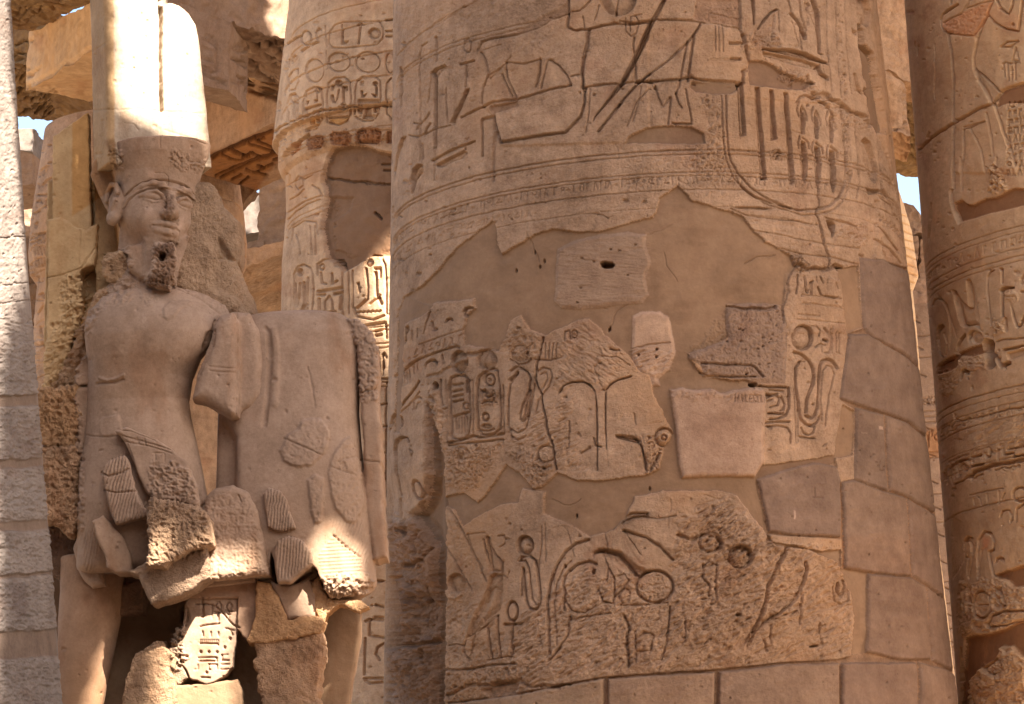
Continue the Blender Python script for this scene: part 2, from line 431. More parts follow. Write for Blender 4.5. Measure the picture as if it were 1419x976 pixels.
# bands of tiny signs following the rings
def ring_glyphs(sil, Y, ya, hgt, i0, i1, seed, d=2.0, w=1.7, cvx=None):
    cvx = cvx or cv
    p_ = col_ring(cvx, sil, Y, ya, 2, 0, ret=True); rr_ = np.random.RandomState(seed)
    for k in range(i0, i1):
        if math.hypot(p_[k + 1][0] - p_[k][0], p_[k + 1][1] - p_[k][1]) > 3: glyph_row(cvx, p_[k], p_[k + 1], hgt, rr_, d, w)
ring_glyphs(SIL_M, YM, 258, 11, 3, 44, 3, 1.5, 1.5)
ring_glyphs(SIL_M, YM, 283, 9, 3, 22, 5, 1.2, 1.4)
# ---- upper left signs
G('A', '62,370 62,575', 3.2, 5); C_('A', '52,365 72,362 70,520 62,582 54,520', 5, 3)
G('A', '163,870 165,600 163,300 175,250 205,230', 2.4, 3.2)
C_('A', '238,205 250,192 262,210 258,330 245,340 246,225', 5, 3)
C_('A', '222,395 245,372 300,348 314,368 280,388 262,425 257,700 252,805 232,808 238,600 238,420', 7, 5)
G('A', '225,400 218,480 205,560', 2, 2.4); G('A', '305,480 304,560 312,670', 2.2, 2.6)
C_('A', '408,482 434,478 350,680 322,664', 8, 5); 
cv.ring(*qe('A', 420, 248, 20, 36), 2.2, 3); C_('A', '374,345 460,322 462,334 380,360', 6, 3); G('A', '415,358 412,470', 2.4, 3)
G('A', '150,700 160,672 185,655', 2.2, 3); G('A', '190,730 200,690 216,668', 3, 4); G('A', '188,650 212,612', 2.6, 3.4); G('A', '130,665 160,672', 2, 2.5)
G('A', '100,735 150,745 200,720 260,690 330,680', 2, 3, 1.5); G('A', '385,640 440,610 510,575', 3, 4, 1.5)
C_('A', '20,930 40,800 60,745 90,735 70,780 45,860 30,960', 7, 5)
C_('A', '110,975 122,915 150,885 178,892 182,925 150,930 135,960 118,1040', 8, 6)
C_('A', '5,455 14,460 22,700 14,900 6,880', 5, 3)
G('A', '40,300 150,195 300,92 470,5', 1.8, 1.6, 1); G('A', '60,285 200,165 380,60', 1.6, 1.4, 1)
C_('A', '215,868 340,800 460,758 462,768 345,818 225,880', 6, 3); C_('A', '238,893 340,842 400,812 424,828 395,858 330,882 290,905 255,905', 6, 6, .6)
C_('A', '490,640 570,622 572,640 502,655', 6, 3); C_('A', '488,645 504,650 505,850 492,856', 6, 3)
C_('B', '115,150 118,90 135,45 165,22 185,40 170,50 150,75 135,120 125,150', 8, 6)
G('A', '240,800 238,975', 2.2, 2.6); G('A', '175,780 180,860', 2.2, 2.6)
C_('B', '12,225 22,215 24,250 16,300 10,290', 5, 3)
G('A', '560,560 565,700 600,780', 2.6, 3, 1)
# ---- raised king-smiting scene
cv.add(q('A', '480,270 500,225 560,208 700,185 800,150 870,110 960,80 1000,170 1080,160 1400,130 1400,760 1300,770 600,790 575,640 500,560 540,400'), 2.0, 2.2, .8)
G('A', '480,272 500,228 560,208 700,188 800,155 870,112 965,78', 4, 5, .6)
cv.level(q('A', '690,178 760,130 830,90 960,20 962,72 880,105 810,148 740,178'), -1.5, 2, 1, tone=(.78, .74, .72))
G('A', '500,285 520,310 540,400 505,470 500,560', 3.6, 3.5)
G('A', '635,340 640,420 665,480 690,530', 2.6, 3); G('A', '820,325 812,400 795,470', 3.6, 4); G('A', '640,342 730,350 815,325', 2.6, 2.6); G('A', '660,310 630,350 600,380 550,430', 2, 2.2)
G('A', '615,405 640,470 668,525', 2.6, 3); G('A', '860,330 835,420 820,480', 2.4, 2.6); G('A', '868,328 920,360 960,410 980,460', 3, 3.4); G('A', '520,470 535,420 600,375', 2, 2)
G('A', '500,578 560,556 640,545 700,540 790,512 900,482 980,465', 3.2, 4, 1.2); G('A', '690,545 692,580 610,600', 2, 3, 2)
cv.level(q('A', '540,575 640,562 690,548 700,575 620,600 560,618 545,600'), -2.5, 1, 1, tone=(.82, .78, .76))
G('A', '1045,475 1040,400 1048,340 1075,250 1075,165', 4, 5, 1.2); G('A', '965,-5 968,60 965,150 1000,168 1080,160 1220,125 1280,132 1400,118', 3.8, 5, .8)
cv.level(q('A', '1045,300 1058,250 1080,180 1075,165 1060,170 1065,240 1040,320 1030,400 1046,400'), -3.5, 1, .6, tone=(.78, .72, .7))
G('A', '980,415 1040,405 1040,465', 2, 3, 1)
G('A', '1040,477 1140,462 1250,455 1340,440 1420,450', 3.2, 4, .8)
G('A', '565,625 580,700 602,772 700,755 850,730 950,717 1000,670 1035,635 1055,560 1058,480', 4.0, 5.5, .7)
G('A', '1085,480 1080,600 1060,720', 1.8, 2); cv.groove(q('A', '570,720 560,860 560,975'), 5, 3, .6)
cv.disc(*qe('A', 1236, -12, 100, 100), 8, w=16, floor=.35); G('A', '1222,60 1220,90', 2, 4); G('A', '1235,-5 1222,80', 2, 2.5)
G('A', '985,65 1030,60 1080,10 1090,-5', 2.4, 3); G('A', '1110,110 1125,60 1130,30', 1.8, 2); G('A', '1045,90 1052,150', 2, 2.6)
G('A', '1275,100 1275,170 1305,198 1335,180 1345,120 1330,85 1300,90 1300,170', 1.8, 2.2); G('A', '1325,85 1365,75', 1.8, 2)
G('A', '1322,200 1325,430', 2.4, 3.4, 1.4)
# the long club and arm
C_('A', '1402,115 1425,80 1400,215 1340,330 1260,470 1110,640 1098,680 1106,635 1240,450 1325,290', 8, 7, .3)
C_('E', '205,-6 228,-6 160,120 95,270 50,350 0,430 -15,430 60,300 130,130', 8, 7, .3)
C_('A', '1238,560 1262,560 1135,718 1118,714', 6, 5, .4); G('A', '1405,400 1330,465 1235,575', 3, 4)
G('A', '1400,485 1330,560 1285,690', 2, 2.2)
# plaster eye
cv.level(q('A', '1275,775 1290,745 1340,715 1390,695 1420,690 1530,680 1630,690 1700,720 1710,775 1600,780 1450,775'), -3.8, 1.2, .8, id=31, tone=(.9, .86, .84))
# ---- upper centre
G('E', '-5,104 60,112 170,95 250,100 350,102 390,110 480,118 580,140 605,178', 3, 3.4, .8)
cv.level(q('E', '372,-8 582,-8 584,132 500,115 400,105 360,95'), -3.2, 1.6, 1, tone=(.86, .8, .78)); cv.rough(q('E', '420,40 582,0 584,132 420,105'), 1.6, 7, 8, seed=12)
G('E', '585,-8 588,140', 3, 4)
G('E', '395,115 365,165 330,210 230,300 95,405', 3, 3.6); G('E', '360,178 345,290 330,400', 3.4, 4.2); G('E', '328,205 305,320 288,420 270,460', 3, 3.2); G('E', '395,115 360,178', 2, 2.5); G('E', '95,410 60,440 0,500', 2, 2.4)
for x_ in (463, 480, 500): G('E', f'{x_},125 {x_+4},252', 1.8, 2)
for y_ in (292, 299): G('E', f'440,{y_-2} 535,{y_}', 1.4, 1.2)
C_('E', '530,205 606,206 606,221 534,220', 6, 3); C_('E', '536,284 594,285 594,298 540,303', 6, 3)
G('E', '600,175 618,240 632,330 618,345 600,350 600,410', 4, 4.5, 1.6)
G('E', '75,405 140,405 200,396 240,398 350,383 450,398 530,405 605,408', 3.8, 5, 1.0); G('E', '75,330 75,400 95,412', 2.4, 3)
cv.level(q('E', '348,402 470,402 596,412 582,440 540,462 450,462 370,452 342,430'), -3.6, 1.4, .8, id=32, tone=(.9, .84, .8))
G('E', '168,425 185,480 205,525 225,505 240,480', 2.8, 3); G('E', '245,480 238,560 232,610', 3, 3); G('E', '270,460 280,500 298,530', 3, 3.2); G('E', '318,440 335,520 350,600', 2.6, 3); G('E', '60,600 90,500 100,430', 1.8, 1.8)
G('E', '255,607 350,610', 2.5, 4)
cv.rough(q('E', '370,500 480,450 520,600 520,900 380,870 340,720 440,700 440,610'), 3.2, 7, 14, seed=14)
cv.rough(q('E', '0,760 520,740 520,975 0,975'), 1.0, 5, 10, seed=15)
# ---- upper right figures
C_('T', '232,-10 265,-10 275,200 262,215 250,120', 6, 5); C_('T', '285,240 330,165 390,100 445,68 470,86 440,95 400,120 350,180 300,245', 7, 6); G('T', '465,100 468,270', 2, 2); G('T', '430,130 410,300', 4, 2.6)
C_('T', '545,110 580,105 620,150 700,290 698,330 670,320 640,240 600,170', 9, 7); G('T', '545,0 575,110', 2.4, 3); G('T', '640,0 650,120 690,250', 3, 3.2); C_('T', '675,30 710,15 730,50 700,70', 5, 5); G('T', '640,250 660,400', 2, 2.4)
C_('T', '725,-8 765,-8 805,100 805,260 820,430 850,455 790,440 775,250 760,120', 8, 7); G('T', '700,60 705,200', 5, 3); G('T', '575,170 640,370 610,385', 2, 2)
cv.rough(q('T', '185,300 480,290 560,400 250,420 190,400'), 4.5, 7, 12, seed=16)
C_('T', '320,395 480,400 560,395 700,430 875,515 870,530 780,505 640,470 500,440 340,410', 11, 8, .2)
C_('T', '330,420 640,480 800,530 815,560 760,570 640,545 450,490 350,460', 6, 12, .2)
C_('T', '810,520 830,600 885,635 880,670 830,645 795,610 780,560', 7, 6)
C_('T', '650,700 700,665 770,680 765,700 700,700', 8, 5); G('T', '700,630 715,680', 5, 5)
cv.level(q('E', '635,300 690,296 750,320 790,350 830,365 862,390 940,402 950,412 905,440 880,440 770,432 640,415 632,360'), -6, 1.8, .8, id=33, tone=(.84, .76, .74))
cv.rough(q('T', '460,545 560,560 700,620 640,690 560,670'), 4, 5, 8, seed=17)
C_('E', '530,-10 540,-8 640,-8', 1)
# cartouche
CARTO = '518,470 522,600 528,700 540,790 575,850 640,920 720,975 800,1008 880,1035 960,1030 1030,1010 1075,970 1105,900 1112,800 1100,650 1085,520'
for off, w_, d_ in ((0, 3.0, 3.6), (7, 2.2, 2.4)):
    p_ = [(x + off * (-.9 if x < 1080 else .9) * (1 if y < 240 else .6), y + (off if y > 225 else 0)) for x, y in q('E', CARTO)]
    cv.groove(p_, w_, d_, .4)
cv.add(q('E', CARTO), -1.4, 2, .3)
G('F', '590,-8 650,40 740,75 840,98', 3, 4)
C_('E', '573,410 602,410 620,664 588,672', 8, 6); C_('E', '658,428 683,430 722,880 692,885', 8, 7, .3); C_('E', '733,440 752,442 772,684 742,690', 8, 6); C_('E', '802,452 824,455 862,905 832,908', 8, 7, .3)
cv.hole(*qe('E', 585, 414, 14, 5), 5)
for ox, oy in ((0, 0), (68, 25), (142, 45)):
    k_ = lambda s: ' '.join(f'{float(a.split(",")[0])+ox},{float(a.split(",")[1])+oy}' for a in s.split())
    C_('E', k_('888,525 905,545 912,600 905,660 890,655 884,600'), 8, 5); C_('E', k_('888,690 912,700 922,780 918,870 908,910 892,860 886,760'), 9, 6)
    G('E', k_('880,500 872,540 880,575'), 2.2, 3); G('E', k_('895,520 915,560 918,590'), 2.2, 3); G('E', k_('882,668 874,700 880,730'), 2, 3); G('E', k_('895,675 925,700 930,730'), 2.4, 3.4)
G('E', '868,500 885,478 910,470 935,482 970,500 1010,505', 3, 4); G('E', '985,500 1020,520 1055,585', 3, 4.4); G('E', '948,490 975,480', 3, 4)
cv.rough(q('E', '740,730 800,730 800,790 740,790'), 3, 4, 4, seed=18)
for k in range(26): cv.hole(*qe('E', rs.uniform(745, 800), rs.uniform(735, 785), rs.uniform(2, 5), rs.uniform(2, 5)), 3)
# band to the right of the cartouche with little pecked hieroglyphs
for s_ in ('1012,-8 1015,200 1040,450', '1055,-8 1068,250 1085,480', '1100,-8 1112,200 1135,460', '1085,520 1112,650 1118,900', '1150,600 1165,760 1175,900 1160,975'): G('E', s_, 2, 2.4)
G('E', '900,-5 980,200 1010,440', 1.6, 1.4); 
for k in range(90):
    y_ = rs.uniform(0, 900); x_ = 1075 + y_ * .055 + rs.uniform(-12, 14)
    cv.sunk(ell(*qe('E', x_, y_, rs.uniform(3, 8), rs.uniform(4, 9)), 8), 2.6, 3, .8)
G('E', '945,460 980,470 1010,462 1040,490 1070,497 1130,545 1190,575 1230,620', 7, 7, 2.2)
cv.rough(q('E', '900,410 960,430 1100,520 1230,590 1240,650 1150,640 1000,520 940,500'), 3, 6, 8, seed=19)
G('F', '978,0 975,90 960,128 985,190 1000,280 1025,340 1025,390', 2.2, 3.6, 1.6)
# right edge
C_('E', '1165,-8 1215,-8 1235,50 1228,110 1210,135 1180,112 1160,60', 8, 12, .2)
cv.level(q('E', '1165,118 1185,120 1200,210 1245,260 1262,380 1280,520 1290,650 1262,655 1235,600 1222,540 1210,400 1180,260'), -6, 1.6, .8, id=34, tone=(.8, .74, .72))
G('E', '1188,150 1200,225 1240,265 1258,370 1285,520 1300,650', 4.5, 6, .8)
C_('E', '1135,135 1165,160 1160,178 1142,165', 6, 4); C_('E', '1143,358 1160,362 1175,420 1198,465 1185,468 1160,440', 7, 5); C_('E', '1185,320 1195,340 1232,408 1220,420 1195,385', 7, 5); C_('E', '1195,425 1215,440 1242,485 1225,490 1200,460', 7, 5)
C_('E', '1182,695 1200,675 1230,700 1258,780 1268,850 1250,905 1225,880 1195,790', 9, 12, .15)
C_('E', '1208,928 1290,935 1292,950 1215,956', 9, 4); G('E', '1262,640 1280,800 1285,930 1310,970', 4, 6); G('E', '1290,660 1320,800 1345,900', 2.5, 4); C_('E', '1320,890 1335,910 1340,940 1325,920', 5, 4)
G('S', '235,320 240,350 255,330 262,360 275,345 285,380 298,360 305,395 320,380 330,410', 2, 3.6, .3); C_('S', '228,378 240,380 350,520 343,530', 6, 4); G('S', '220,455 300,510 360,590', 2.5, 4); G('S', '250,450 262,520 300,600', 2, 3)
G('S', '335,270 350,330 362,420 350,440 335,400', 2, 3); G('S', '240,220 300,260 330,330', 2, 3, 1); G('R', '230,720 262,830 290,900', 3, 4)
cv.add(q('S', '160,560 180,380 215,230 235,240 225,330 230,380 215,560'), -3.5, 2, .8)
# ---- below the cartouche
C_('F', '545,98 600,94 690,95 748,106 690,112 600,108', 6, 3); G('F', '540,105 620,138 720,150 860,165 940,182', 2.2, 2.4, .6)
G('F', '650,213 760,228 850,250 1000,276 1170,300', 1.8, 2); G('F', '780,300 900,328 1050,346 1170,380', 2, 2.4); G('F', '640,135 800,150 920,180', 1.4, 1.2)
cv.rough(q('F', '560,110 960,180 1170,270 1170,380 800,320 650,220'), .9, 5, 8, ang=.2, seed=20, stretch=6)
C_('F', '1000,142 1050,155 1120,170 1165,192 1160,198 1100,182 1010,152', 5, 3)
C_('F', '1012,160 1040,165 1052,180 1050,230 1038,245 1028,215 1018,195', 13, 6, .8); G('F', '980,185 990,260 1025,340', 2, 3)
cv.rough(q('F', '1050,160 1210,190 1220,240 1180,300 1060,230'), 3, 5, 6, seed=21)
G('F', '850,395 880,380 910,405 950,398 990,405 1030,400 1060,380 1085,390 1100,425 1125,430 1165,400', 5, 7, 1.5)
cv.hole(*qe('F', 1082, 400, 20, 14), 6); cv.rough(q('F', '800,320 880,330 930,400 880,420 820,400'), 5, 4, 5, seed=22)
# ---- glyph panel
G('K', '262,230 258,400 240,510', 2, 3.4, .3); G('K', '365,260 380,420 405,495', 2.4, 3.4, .3); G('K', '450,350 440,450 410,500', 2, 2.4, .3); G('K', '470,340 470,530', 2.6, 3, .3); G('K', '455,345 490,330', 3, 4, .2)
G('K', '545,260 545,350', 1.6, 2); G('K', '600,262 645,350', 2, 3.4); G('K', '715,280 718,360', 1.6, 2); G('K', '840,350 870,440', 1.6, 2.4); C_('K', '550,400 580,402 625,525 850,560 890,545 890,575 840,585 640,550 600,535 560,440', 5, 3, .7)
for a_ in ('350,530 920,590', '330,660 500,665 700,700 1000,745', '260,900 500,910 700,935 980,960', '280,820 600,850'): G('K', a_, 1.6, 1.8, .3)
G('K', '90,220 110,480 60,720 40,960', 3, 3, 2)
cv.sunk(ell(1112, 468, 15.5, 18), 7, 9, 1.3, .45, .2); cv.add(ell(1112, 468, 12, 14.5), 1.6, 3)
J_ = lambda s, w=3.2, d=4.2: G('J', s, w, d, .3)
J_('210,60 250,60 272,90 270,125', 1.8, 2.4); J_('300,75 320,100', 3, 4); J_('300,150 325,160', 3.4, 5); J_('245,200 280,178 310,190', 2, 3); J_('285,190 290,232', 1.6, 2)
J_('345,80 350,200 335,240 305,240', 1.8, 2.6); J_('385,95 388,235 415,248', 1.6, 2.2); J_('405,105 405,235', 1.6, 2.2); J_('355,60 358,240', 1.4, 1.8)
J_('100,235 150,250 195,290 225,340 233,400 222,460 200,510 185,560 180,640', 4, 5.5); J_('135,300 110,340 108,420 115,500 125,560 135,640 145,690 180,725 220,735', 3.6, 4.6)
J_('180,665 215,683 240,660 258,600 265,520 265,400 272,330 290,295 325,285 360,295 390,340', 3.8, 5); J_('140,300 170,300', 2, 2.5); J_('290,700 280,560 285,420 292,360 320,325 355,335 372,380 355,450 335,540 320,640 312,730', 2.2, 2.6); J_('220,735 255,710 275,670', 3, 4)
J_('145,745 165,780 200,798 230,780 240,740', 2.2, 3); J_('135,805 190,815 240,818', 2.4, 3.4); J_('95,480 105,640 115,840', 1.8, 2.2); J_('120,560 125,840', 1.6, 2); C_('J', '288,872 320,845 328,850 300,875', 4, 3)
G('G', '825,205 828,300 810,340 770,358 735,360', 3, 4.2, .3); G('G', '715,375 770,372 830,372', 3, 4, .3); G('G', '715,393 780,392 820,400 835,430 835,475', 2.4, 3.4, .3)
for s_ in ('725,330 800,335', '735,300 770,290 780,255 755,240', '725,240 770,235', '790,250 805,285 798,312 785,318', '720,270 745,262', '730,215 800,222'): G('G', s_, 2.4, 3.4, .3)
z_ = ' '.join(f'{728+k*7},{326+6*(k%2)}' for k in range(11)); G('G', z_, 1.6, 2.6, 0)
C_('G', '712,228 745,240 748,250 715,262', 7, 4)
# ---- middle left: cartouches (tiles C / N)
N_ = lambda s, w=3.0, d=3.6, j=.3: G('N', s, w, d, j)
N_('100,140 160,100 220,65 275,50', 2, 2.4); C_('N', '270,60 285,55 250,140 235,190 225,230 230,170', 8, 5); C_('N', '50,235 75,195 82,200 60,250 55,290 50,325 46,300', 7, 3); C_('N', '105,165 128,148 135,180 118,225 118,255 95,290 92,260 105,220', 7, 4)
C_('N', '146,185 155,185 155,250 147,255', 7, 3); C_('N', '182,172 192,170 192,230 184,235', 7, 3); N_('285,130 295,180 318,178', 3, 4); C_('N', '372,135 378,110 400,97 425,105 432,122 405,115 385,135', 7, 4)
C_('N', '490,60 505,32 540,20 568,30 560,42 530,45 515,75 545,82 555,95 520,100 498,85', 7, 5, .4)
N_('200,280 330,235 450,195 510,180', 1.8, 2); N_('30,500 200,380 330,330 450,292 470,300', 3.2, 4.2); N_('32,490 150,405 195,380', 2.2, 3)
glyph_row(cv, (545, 512), (585, 492), 12, rs, 2, 1.6); glyph_row(cv, (585, 490), (640, 476), 12, rs, 1.8, 1.6); glyph_row(cv, (556, 525), (582, 512), 15, rs, 3, 1.8)
for x0_, y0_, L_ in ((78, 490, 70), (95, 480, 75), (112, 470, 75), (130, 455, 78), (160, 435, 40)): N_(f'{x0_},{y0_} {x0_+6},{y0_+L_}', 2, 3)
C_('N', '238,430 248,400 275,378 305,378 328,398 325,425 305,400 280,398 255,415 242,450', 7, 5); cv.hole(*qe('N', 312, 560, 17, 24), 16, 1.5); C_('N', '258,600 270,590 268,620 260,640', 6, 4); N_('255,500 330,480 400,440 410,440', 4, 3, 2)
C_('N', '345,350 360,345 372,400 362,420 350,380', 5, 4)
cv.sunk(ell(*qe('N', 470, 398, 60, 80)), 7, 11, 1.3, .2, .3); cv.ridge(q('N', '415,420 460,400 520,370'), 5, 3)
cv.sunk(ell(*qe('N', 655, 385, 72, 68)), 5, 12, 1.3, .1, .5); C_('N', '600,325 660,300 720,310 735,318 690,318 640,325 605,338', 7, 5); N_('530,345 600,340', 5, 4, 1)
for s_, w_ in (('405,900 400,700 398,560 412,510 450,488 500,488 525,510 535,600 540,780 530,880 500,915 450,925 415,910 405,890', 3.2), ('588,860 582,700 585,560 600,500 640,465 690,440 722,455 740,560 750,760 742,850 700,885 650,895 610,885 590,850', 3.4)): N_(s_, w_, 4.5)
cv.add(q('N', '405,900 400,560 450,488 500,488 535,600 540,780 500,915 450,925'), -2, 2); cv.add(q('N', '588,860 582,560 640,465 690,440 740,560 750,760 700,885 650,895'), -2, 2)
for s_ in ('420,555 480,545', '420,600 480,585', '415,635 482,620', '418,670 485,655', '510,530 512,600', '415,770 520,740'): N_(s_, 3.2, 4)
cv.ring(*qe('N', 505, 695, 18, 22), 2.4, 3); N_('490,745 515,780', 2, 3)
for x_ in (415, 435, 455, 475, 495, 512): N_(f'{x_},775 {x_+3},880', 2, 2.4)
cv.ring(*qe('N', 668, 518, 32, 40), 2.8, 4); cv.hole(*qe('N', 668, 520, 10, 12), 3); cv.rough(q('N', '610,580 720,570 720,700 610,700'), 4, 4, 5, seed=23); N_('615,600 640,590 650,640 690,625', 3, 4); N_('620,680 640,665 680,670 700,650', 3, 4)
cv.ring(*qe('N', 638, 770, 20, 24), 3.2, 4.5); cv.sunk(ell(*qe('N', 645, 832, 38, 16)), 5, 4, 1, .2); N_('610,860 650,868 700,850', 2.4, 3)
N_('390,945 470,930 560,900 590,905', 3.4, 5); N_('600,910 690,900 760,885', 3.4, 5); N_('395,965 560,945 765,925', 3, 4); cv.hole(*qe('N', 578, 962, 8, 6), 8)
N_('345,520 350,700 365,960', 3, 3, 1); N_('380,520 385,960', 1.8, 2, .6); N_('560,520 562,900', 1.6, 2, .6); N_('765,560 770,880', 2.2, 2.6, .6)
C_('N', '0,820 10,770 60,700 110,640 170,560 195,520 205,530 180,575 110,665 60,735 25,790 5,850', 9, 6, .3); N_('0,860 60,750 130,690 200,600', 2, 3)
N_('160,720 165,660 190,635 212,645', 2.4, 3); N_('178,715 185,680 205,670', 2, 2.4); cv.hole(*qe('N', 80, 800, 13, 34), 7); N_('40,1300 40,1000 55,930 90,905 125,915 130,940', 2.6, 3.6)
C_('C', '20,760 30,700 60,684 96,690 72,700 45,730 40,950 30,990', 7, 4, .5)
G('C', '115,790 125,770 108,750', 2, 3); cv.ring(*qe('D', 92, 112, 16, 36), 3.4, 6); C_('D', '75,200 85,170 105,148 98,175 82,205', 7, 4)
G('D', '18,150 18,230', 3, 4); G('C', '230,820 215,900 180,970', 3, 3, 1)
cv.ridge(q('C', '260,440 272,560 300,740'), 6, 4, 1.5); cv.rough(q('C', '200,440 270,430 300,760 230,760'), 5, 8, 8, seed=24)
# middle: long loops
G('C', '650,268 690,292 740,285 765,262', 3, 3.4); cv.disc(*qe('C', 705, 235, 58, 50), 3, w=12, floor=.1); cv.hole(*qe('C', 742, 232, 5, 12), 5)
G('C', '648,330 690,302 740,330 760,370 750,430', 3, 4); G('C', '660,700 640,620 640,480 650,400 690,340', 3, 3.4); G('C', '650,640 690,665 735,640 765,500 780,400', 2.6, 3); G('C', '655,680 690,705 735,680', 3, 3.4); G('C', '645,380 690,335', 3.6, 5)
G('C', '760,430 745,560 725,600 705,600 700,560 750,430', 2.6, 3.4); G('C', '715,590 725,560 755,440', 2, 2.4)
G('C', '835,150 812,230 795,280 785,370 815,450 840,570 860,680 880,735 890,800 900,860', 3, 6, 1.4)
G('C', '800,330 830,310 865,320 878,360 862,410 830,450 800,490 790,550', 2.6, 3); G('C', '815,350 845,335 855,370 830,420', 2, 2.4)
G('C', '780,265 870,272 930,258', 2.2, 3); 
for x_ in (845, 865, 885, 905): G('C', f'{x_},180 {x_-8},265', 2, 2.4)
cv.ring(*qe('C', 1000, 130, 16, 20), 2, 2.6); G('C', '945,160 945,120 970,110 975,160', 2, 2.6)
C_('C', '908,465 915,430 935,405 985,384 1040,380 1080,395 1110,430 1125,520 1125,870 1118,870 1110,450 1090,420 1050,395 990,395 940,412 930,440', 7, 4, .8)
cv.add(q('C', '930,440 990,395 1050,395 1110,450 1118,870 960,870 930,640'), -1.5, 2); G('C', '970,600 965,740', 2.6, 3)
C_('C', '1180,870 1160,640 1162,430 1190,395 1240,368 1310,352 1310,364 1240,380 1205,400 1172,440 1170,640', 6, 4, .8)
cv.rough(q('C', '760,560 960,470 990,480 960,640 1000,720 1060,880 900,850 880,740 640,720 660,700 750,620'), 3.0, 5, 10, ang=-.5, seed=25, stretch=3.5)
cv.rough(q('C', '600,170 700,60 820,150 800,260 640,260'), 3, 7, 9, seed=26); cv.rough(q('C', '900,200 1040,60 1200,190 1300,300 1160,420 1060,380 960,380 900,420'), 2.6, 6, 9, ang=.6, seed=27, stretch=3)
G('C', '1150,250 1230,260 1300,300', 2, 2.6, 2); G('C', '1190,210 1240,220', 3, 4, 1)
cv.ring(*qe('C', 845, 778, 46, 44), 3, 3.6); cv.hole(*qe('C', 1155, 430, 5, 6), 6)
C_('C', '1218,676 1240,672 1290,690 1330,690 1350,706 1345,722 1300,712 1250,700 1225,692', 8, 4); G('C', '1340,710 1365,740 1375,830 1390,870', 2.4, 3.4, .8); G('C', '1100,690 1108,730 1140,738', 2.4, 4)
G('C', '1030,775 1080,740', 3, 3.4, 1); G('C', '1320,560 1330,620', 1.6, 2)
cv.rough(q('C', '310,740 600,720 520,900 440,975 300,950'), 4, 6, 10, seed=28); cv.rough(q('C', '620,760 860,760 890,870 770,940 700,850'), 4, 6, 8, seed=29)
for x_ in (340, 370, 400, 430): G('C', f'{x_},765 {x_+5},850', 2, 2)
# small strip and spiral
cv.ring(*qe('G', 213, 448, 44, 44), 3.6, 5); cv.add(ell(*qe('G', 210, 450, 24, 24)), 4, 3, .6); cv.ring(*qe('G', 212, 450, 12, 12), 3, 5)
G('G', '0,440 50,445 95,465 115,540 125,600', 3, 4.4, .8); cv.rough(q('G', '70,440 200,430 210,600 130,620'), 4, 5, 5, seed=30); cv.hole(*qe('G', 142, 448, 7, 8), 6); G('G', '190,530 150,600', 4, 5, 1)
# ---- lower field (tile D/H)
cv.rough(q('D', '215,180 330,270 380,500 300,560 215,560'), 1.2, 7, 8, seed=32)
cv.rough(q('P', '720,850 800,790 880,800 925,830 1000,700 1040,745 1170,765 1195,900 1000,925 840,935 730,950 700,900'), 3.8, 6.5, 14, ang=-.55, seed=33, stretch=2.4, octs=5)
cv.rough(q('P', '930,720 1010,690 1080,760 1100,850 1000,900 930,880'), 3.2, 6, 14, ang=-.5, seed=34, stretch=2.6)
cv.rough(q('P', '615,810 720,890 740,950 615,960'), 2.4, 8, 10, seed=35)
D_ = lambda s, w=3.2, d=4.0, j=.3: G('D', s, w, d, j)
C_('D', '382,300 392,296 402,304 410,340 430,375 452,396 448,440 430,445 405,442 396,380', 6, 5, .4); D_('375,312 395,400 402,440', 2.4, 3.4); D_('435,300 460,296 462,330 440,345', 2, 2.6); D_('455,400 452,440 445,470', 2.2, 3)
C_('D', '398,462 420,445 450,455 456,520 446,590 420,625 380,655 340,690 318,705 290,790 300,740 322,660 352,590 385,520', 6, 16, .15); D_('318,705 360,680 430,620', 3, 4); D_('300,740 270,735 240,740', 2, 3)
D_('392,655 400,720 410,790', 3.4, 4.4); D_('432,620 436,700 445,785', 3.6, 4.8); D_('395,800 470,785 500,785', 2.4, 3); D_('455,455 470,470 480,440', 2, 2.4); D_('300,770 320,800 345,700', 2.6, 3.2); C_('D', '385,520 420,500 445,520 430,600 370,650 360,620', 2, 10)
cv.groove(ell(*qe('D', 492, 602, 21, 38), close=True), 3.6, 5.5); D_('460,655 525,654', 4, 6); D_('493,640 492,775', 4.4, 6)
cv.sunk(ell(*qe('D', 543, 336, 37, 41)), 8, 10, 1.2, .25, .1); cv.add(ell(*qe('D', 543, 340, 28, 31)), 1.2, 4)
D_('520,400 530,385 560,378 585,400 596,450 604,520 608,570 590,595 565,592 548,560 540,490 536,430', 4, 5.2); D_('520,400 545,398 560,430 566,500 575,560 590,575', 2.4, 3.4); D_('536,430 528,480 530,540', 2.4, 3)
cv.sunk(ell(*qe('D', 266, 490, 36, 42)), 8, 8, 2, .7, .6); D_('228,520 240,545 265,552 290,535', 3, -2)
D_('645,775 640,640 637,560 645,490 670,420 705,365 750,330 800,315', 4.2, 5.5); D_('675,740 668,640 665,560 672,490 700,430 730,400', 2.2, 2.6); D_('610,260 612,330 600,400 602,470', 1.8, 2); D_('625,250 626,400', 1.6, 1.8)
D_('225,175 265,230 300,300 345,390 385,480', 2.2, 2.6); D_('215,325 250,380 290,450 330,520', 2, 2.4); D_('240,240 270,400', 1.4, 1.6); D_('310,292 340,370 372,430', 2, 2.2); D_('310,292 380,285', 1.8, 2)
D_('720,440 760,412 800,404 830,412 800,400', 4, 5, .8); D_('700,465 700,500 712,530 702,560 705,600', 4, 5, 1.2); D_('705,460 720,440', 3, 4); cv.hole(*qe('D', 705, 422, 6, 9), 5); cv.hole(*qe('D', 822, 445, 7, 12), 6)
